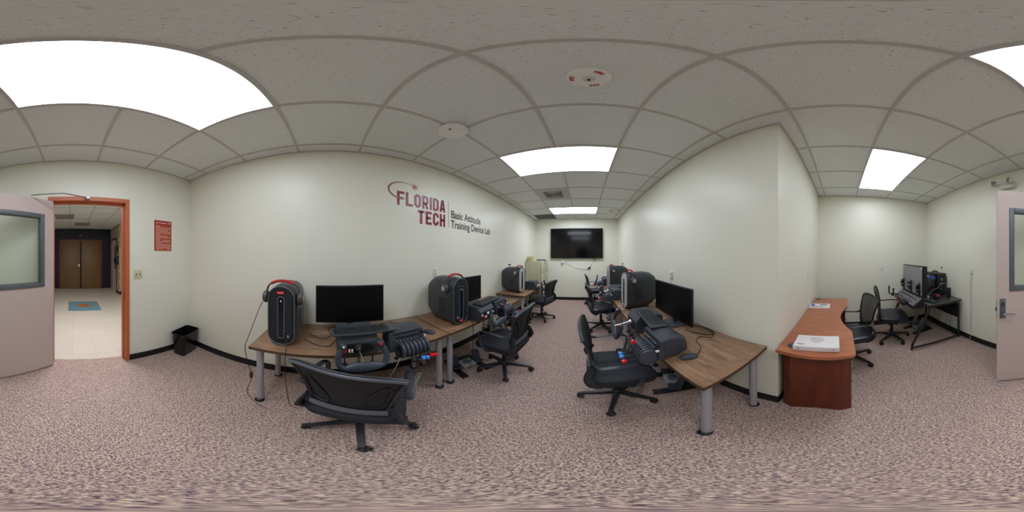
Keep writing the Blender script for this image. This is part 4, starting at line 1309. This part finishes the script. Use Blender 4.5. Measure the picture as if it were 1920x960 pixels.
mb = MB(); mb.bx(DXa + .05, DXb - .05, -1.80, -1.785, .40, .64); mb.build('modesty_panel', BLACKM, wd)
mb = MB(); mb.bx(DXa + .05, DXb - .05, -1.805, -1.785, .04, .12); mb.build('rear_crossbar', BLACKM, wd)

fcn = thing('flight_console', 'tall flight training console with a grey reflection painted on its screen on the alcove desk', 'flight simulator', (2.0, -1.2, .74))
mb = MB(); mb.bx(.13, .97, -.055, .0, .08, .57, r=.004); mb.build('screen_housing', BLACK, fcn)
mb = MB(); mb.bx(.17, .955, .0005, .004, .10, .555); mb.build('instrument_screen', M('screen_painted_reflection', (140, 140, 138), .45), fcn)  # switched-off screen; its pale reflection is painted into the grey colour
mb = MB(); mb.bx(.135, .165, .001, .02, .08, .57); mb.build('side_bezel', BLACKM, fcn)
mb = MB()
for x in (.20, .93): mb.box((x, .006, .535), (.07, .003, .022), rot=(0, 0, 0))
mb.build('stickers', PAPER, fcn)
for cx in (.26, .56, .90):
    mb = MB()
    for (dx, dz) in ((0, 0), (.05, .02), (0, .10), (.05, .09)) if cx > .3 and cx < .8 else ((0, 0), (0, .09), (.03, .05)):
        z = .17 + dz
        mb.cone((cx + dx, .004, z), (cx + dx, .06, z), .010, n=10); mb.cone((cx + dx, .045, z), (cx + dx, .065, z), .026, .024, 16)
        mb.cone((cx + dx, .02, z), (cx + dx, .03, z), .022, n=14)
    mb.box((cx + .02, .012, .2), (.03, .016, .22), .004)
    mb.build('control_knobs', BLACK, fcn)
mb = MB(); mb.prism([(.003, .005), (.003, .09), (.02, .075), (.18, -.03), (.18, -.075), (.003, -.075)][::1], .14, .96, axis='x')
mb.build('lower_housing', BLACK, fcn)
mb = MB()
def slope(u, v, o=.002):   # on the sloping lower panel
    y = .02 + .16 * v; z = .075 - .105 * v
    return (u, y + .55 * o, z + .84 * o)
mb._add([slope(.16, .04), slope(.94, .04), slope(.94, .96), slope(.16, .96)], [(0, 1, 2, 3)])
mb.build('sloping_panel', GREYPANEL, fcn)
mb = MB()
for k in range(7): mb.cone(slope(.26 + k * .09, .35), slope(.26 + k * .09, .35, .03), .009, .007, 10)
for k in range(6): mb.box(slope(.30 + k * .1, .75, .008), (.03, .014, .014), .003)
mb.build('switches', BLACK, fcn)
tq = MB(); tq.box((.42, .22, -.03), (.17, .11, .07), .02); tq.build('throttle_box', BLACK, fcn)
mb = MB()
for k, x in enumerate((.36, .42, .48)): mb.tube([(x, .25, -.01), (x, .31, .02 + .01 * k)], .005, 6)
mb.build('throttle_levers', BLACK, fcn)
for k, x in enumerate((.36, .42, .48)):
    mb = MB(); mb.box((x, .315, .024 + .01 * k), (.028, .022, .022), .008); mb.build('lever_knob', RED if k != 1 else BLACK, fcn)
mb = MB(); mb.cone((.78, .17, .02), (.78, .30, .05), .012, n=12); mb.tube(smooth_path([(.66, .31, .14), (.65, .31, .06), (.70, .31, .03), (.78, .31, .045), (.86, .31, .03), (.91, .31, .06), (.90, .31, .14)], 4), .014, 10)
mb.box((.66, .31, .155), (.035, .03, .03), .008); mb.box((.90, .31, .155), (.035, .03, .03), .008); mb.build('yoke', BLACK, fcn)

at = thing('computer_tower', 'black square computer tower with blue label standing on the alcove desk', 'computer', (2.42, -1.64, .74))
mb = MB(); mb.bx(0, .44, -.19, 0, .01, .41, r=.012); mb.build('case', BLACK, at)
mb = MB(); mb.bx(.02, .30, .001, .004, .06, .37, r=.001); mb.build('side_window', M('smoked_acrylic', (24, 24, 26), .15), at)
mb = MB(); mb.bx(.07, .31, .004, .006, .30, .345); mb.build('blue_strip', BLUESTRIP, at)
mb = MB(); mb.bx(.32, .37, .004, .006, .31, .35); mb.build('sticker', WHITE, at)
mb = MB(); mb.tube(smooth_path([(.12, -.09, .41), (.15, -.09, .435), (.25, -.09, .44), (.33, -.09, .41)], 5), .012, 8); mb.build('carry_handle', BLACK, at)
mb = MB(); mb.cone((-.002, -.09, .30), (.002, -.09, .30), .02, n=14); mb.box((-.003, -.07, .12), (.004, .02, .02), .001); mb.box((-.003, -.1, .22), (.004, .12, .012)); mb.build('front_ports', TINT, at)
mb = MB()
for (x, y) in ((.04, -.03), (.04, -.16), (.4, -.03), (.4, -.16)): mb.bx(x - .015, x + .015, y - .012, y + .012, 0, .012)
mb.build('feet', BLACKM, at)
sp = thing('speaker', 'small black desk speaker beside the alcove computer tower', 'speaker', (2.235, -1.745, .74), R(35))
MB().box((0, 0, .085), (.07, .075, .17), .01).build('cabinet', BLACK, sp)
MB().box((.036, 0, .09), (.004, .06, .14), .002).build('grille', BLACKM, sp)
hs = thing('headset', 'black headset with red ear pads lying on the alcove desk', 'headset', (2.24, -1.50, .74), R(30))
for s in (-1, 1):
    mb = MB(); mb.lathe([(.03, s * .02), (.045, s * .028), (.045, s * .05), (.03, s * .06)], 20, c=(0, 0, .046), axis='y'); cp = mb.build('ear_cup', BLACK, hs)
    mb = MB(); mb.lathe([(.028, s * .006), (.04, s * .01), (.04, s * .02), (.03, s * .024)], 20, c=(0, 0, .046), axis='y'); mb.build('ear_pad', RED, cp)
mb = MB(); mb.tube(smooth_path([(0, -.05, .06), (.07, -.05, .075), (.12, -.02, .05), (.12, .02, .05), (.07, .05, .075), (0, .05, .06)], 4), .009, 8); mb.build('headband', BLACK, hs)
kb = thing('keyboard', 'black keyboard with pale edge on the alcove desk below the screen', 'keyboard', (2.19, -1.33, .741), R(12))
MB().box((0, 0, .01), (.30, .13, .016), .004).build('keyboard_body', BLACK, kb)
mb = MB()
for i in range(14):
    for j in range(5): mb.box((-.13 + i * .02, -.045 + j * .021, .02), (.016, .017, .005), .001, seg=1)
mb.build('keys', CHARCOAL2, kb)
mb = MB(); mb.box((2.42, -1.38, .762), (.16, .07, .04), .01, rot=(0, 0, .3)); tag(mb.build('usb_hub', WHITE), 'small white device on the alcove desk in front of the tower', 'device')
cable('desk_cable', [(2.36, -1.36, .775), (2.38, -1.5, .86), (2.41, -1.68, .92), (2.412, -1.73, 1.0), (2.412, -1.73, 1.04)], .003, TINT, 'grey cable rising from the white device to the alcove tower')
for k, (x, s) in enumerate(((2.75, .0), (2.6, .04), (2.42, .09), (2.25, .03))):
    cable('desk_cable', [(x, -1.77, .70), (x - s, -1.78, .5), (x - s * 1.2, -1.775, .3), (x - s * .3, -1.765, .14)], .0035, BLACK, ['black cable hanging behind the alcove desk, nearest the room corner', 'second black cable hanging behind the alcove desk', 'bowed black cable hanging behind the alcove desk', 'black cable hanging behind the alcove desk nearest the wall cord'][k], group='cables hanging behind the alcove desk')
cable('desk_cable', [(2.05, -1.74, .012), (2.3, -1.70, .01), (2.55, -1.66, .01), (2.72, -1.70, .01)], .005, WHITE, 'white cable lying on the floor beneath the alcove desk')
ap_ = make_pedals('large rudder pedals with grey foot plates under the alcove desk', (2.74, -1.40, 0), R(100))
for s in (-1, 1):
    mb = MB(); mb.box((-.02, s * .11, .17), (.02, .11, .22), .006, rot=(0, -.5, 0)); mb.build('foot_plate', GREYPANEL, ap_)

# ------------------------------------------------------------------ loose cables and small items
cable('headset_cable', [(-1.195, -.512, 1.10), (-1.15, -.54, 1.0), (-1.06, -.575, .80), (-1.02, -.575, .73), (-1.02, -.545, .55), (-1.04, -.53, .40), (-1.03, -.56, .22), (-1.04, -.55, .10), (-1.02, -.45, .008), (-1.0, -.36, .006)], .0028, BLACK, 'thin black cord dropping over the desk end by the waste bin side')
mb = MB(); mb.box((-1.035, -.532, .43), (.02, .02, .07), .006); tag(mb.build('cord_remote', BLACK), 'black inline volume control on the cord at the desk end', 'remote')
cable('headset_cable', [(-1.135, -.30, .88), (-1.12, -.295, .80), (-1.06, -.285, .752), (-1.03, -.28, .735), (-1.022, -.28, .5), (-1.04, -.27, .30), (-1.02, -.25, .14), (-1.06, -.20, .01), (-1.14, -.12, .006)], .0028, BLACK, 'thin black cord hanging from the first tower front down to the carpet')
cable('desk_cable', [(-1.40, -.17, .746), (-1.30, -.05, .745), (-1.38, .02, .745), (-1.5, .0, .745), (-1.6, .1, .746)], .003, BLACK, 'black cable looping on the desktop right of the first tower')
cable('desk_cable', [(-1.30, -.20, .746), (-1.20, -.10, .745), (-1.18, .0, .745), (-1.30, .08, .745), (-1.25, .18, .745)], .0028, BLACK, 'second thin cable curling between first tower and yoke box')
cable('desk_cable', [(-1.18, .80, .748), (-1.32, .78, .745), (-1.45, .65, .745), (-1.5, .45, .745), (-1.6, .4, .745)], .0025, BLACK, 'mouse cord trailing back over the seam of the left desks')
cable('desk_cable', [(-1.4, .35, .745), (-1.45, .5, .745), (-1.55, .6, .745), (-1.48, .75, .745)], .0028, BLACK, 'black cable behind the monitor nearest the waste bin')
cable('desk_cable', [(.655, .795, .752), (.76, .88, .745), (.80, .98, .745), (.88, 1.02, .745), (.93, .95, .745), (1.0, 1.0, .745), (1.03, 1.15, .745)], .0028, BLACK, 'mouse cord curving across the near right desk')
cable('desk_cable', [(.86, 1.22, .748), (.92, 1.05, .746), (1.0, .98, .746), (1.04, 1.1, .746), (.98, 1.3, .746)], .004, BLACK, 'thick black cables bunched behind the wide right monitor')
cable('headset_cable', [(-1.118, 1.235, .90), (-1.10, 1.25, .88), (-1.06, 1.26, .80), (-1.032, 1.262, .735), (-1.03, 1.26, .55), (-1.035, 1.25, .35), (-1.06, 1.25, .10)], .0035, BLACK, 'black cord hanging from the second left tower to the pedals')
cable('yoke_cable', [(-.96, .44, .73), (-.92, .42, .70), (-.90, .36, .60), (-.93, .33, .515)], .003, M('tan_cord', (176, 160, 146), .5), 'pale tan cord hanging from the throttle box by the first chair')
ps = thing('power_strip', 'white power strip on the carpet behind the first chair', 'power strip', (-1.32, .785, 0), R(40))
MB().box((0, 0, .018), (.05, .26, .034), .005).build('body', WHITE, ps)
mb = MB()
for k in range(5): mb.box((0, -.09 + k * .04, .036), (.02, .02, .002))
mb.build('sockets', TINT, ps)
mb = MB(); mb.cone((0, 0, 0), (0, 0, .002), .007, .004, 10); o = mb.build('paper_scrap', PAPER); o.location = (.505, .42, 0); tag(o, 'tiny pale scrap on the carpet by the near right desk foot', 'litter')
wc = thing('webcam', 'small black webcam on top of the far left tower', 'webcam', (-1.50, 3.02, 1.252))
MB().cone((0, 0, -.001), (0, 0, .03), .006, n=8).build('stem', BLACK, wc)
MB().box((0, 0, .04), (.03, .07, .025), .008).build('camera_head', BLACK, wc)
wc2 = thing('webcam', 'small webcam on top of the tower nearest the television on the right', 'webcam', (.86, 3.64, 1.252))
MB().cone((0, 0, -.03), (0, 0, .03), .006, n=8).build('stem', BLACK, wc2)
MB().box((0, 0, .04), (.03, .05, .025), .008).build('camera_head', BLACK, wc2)
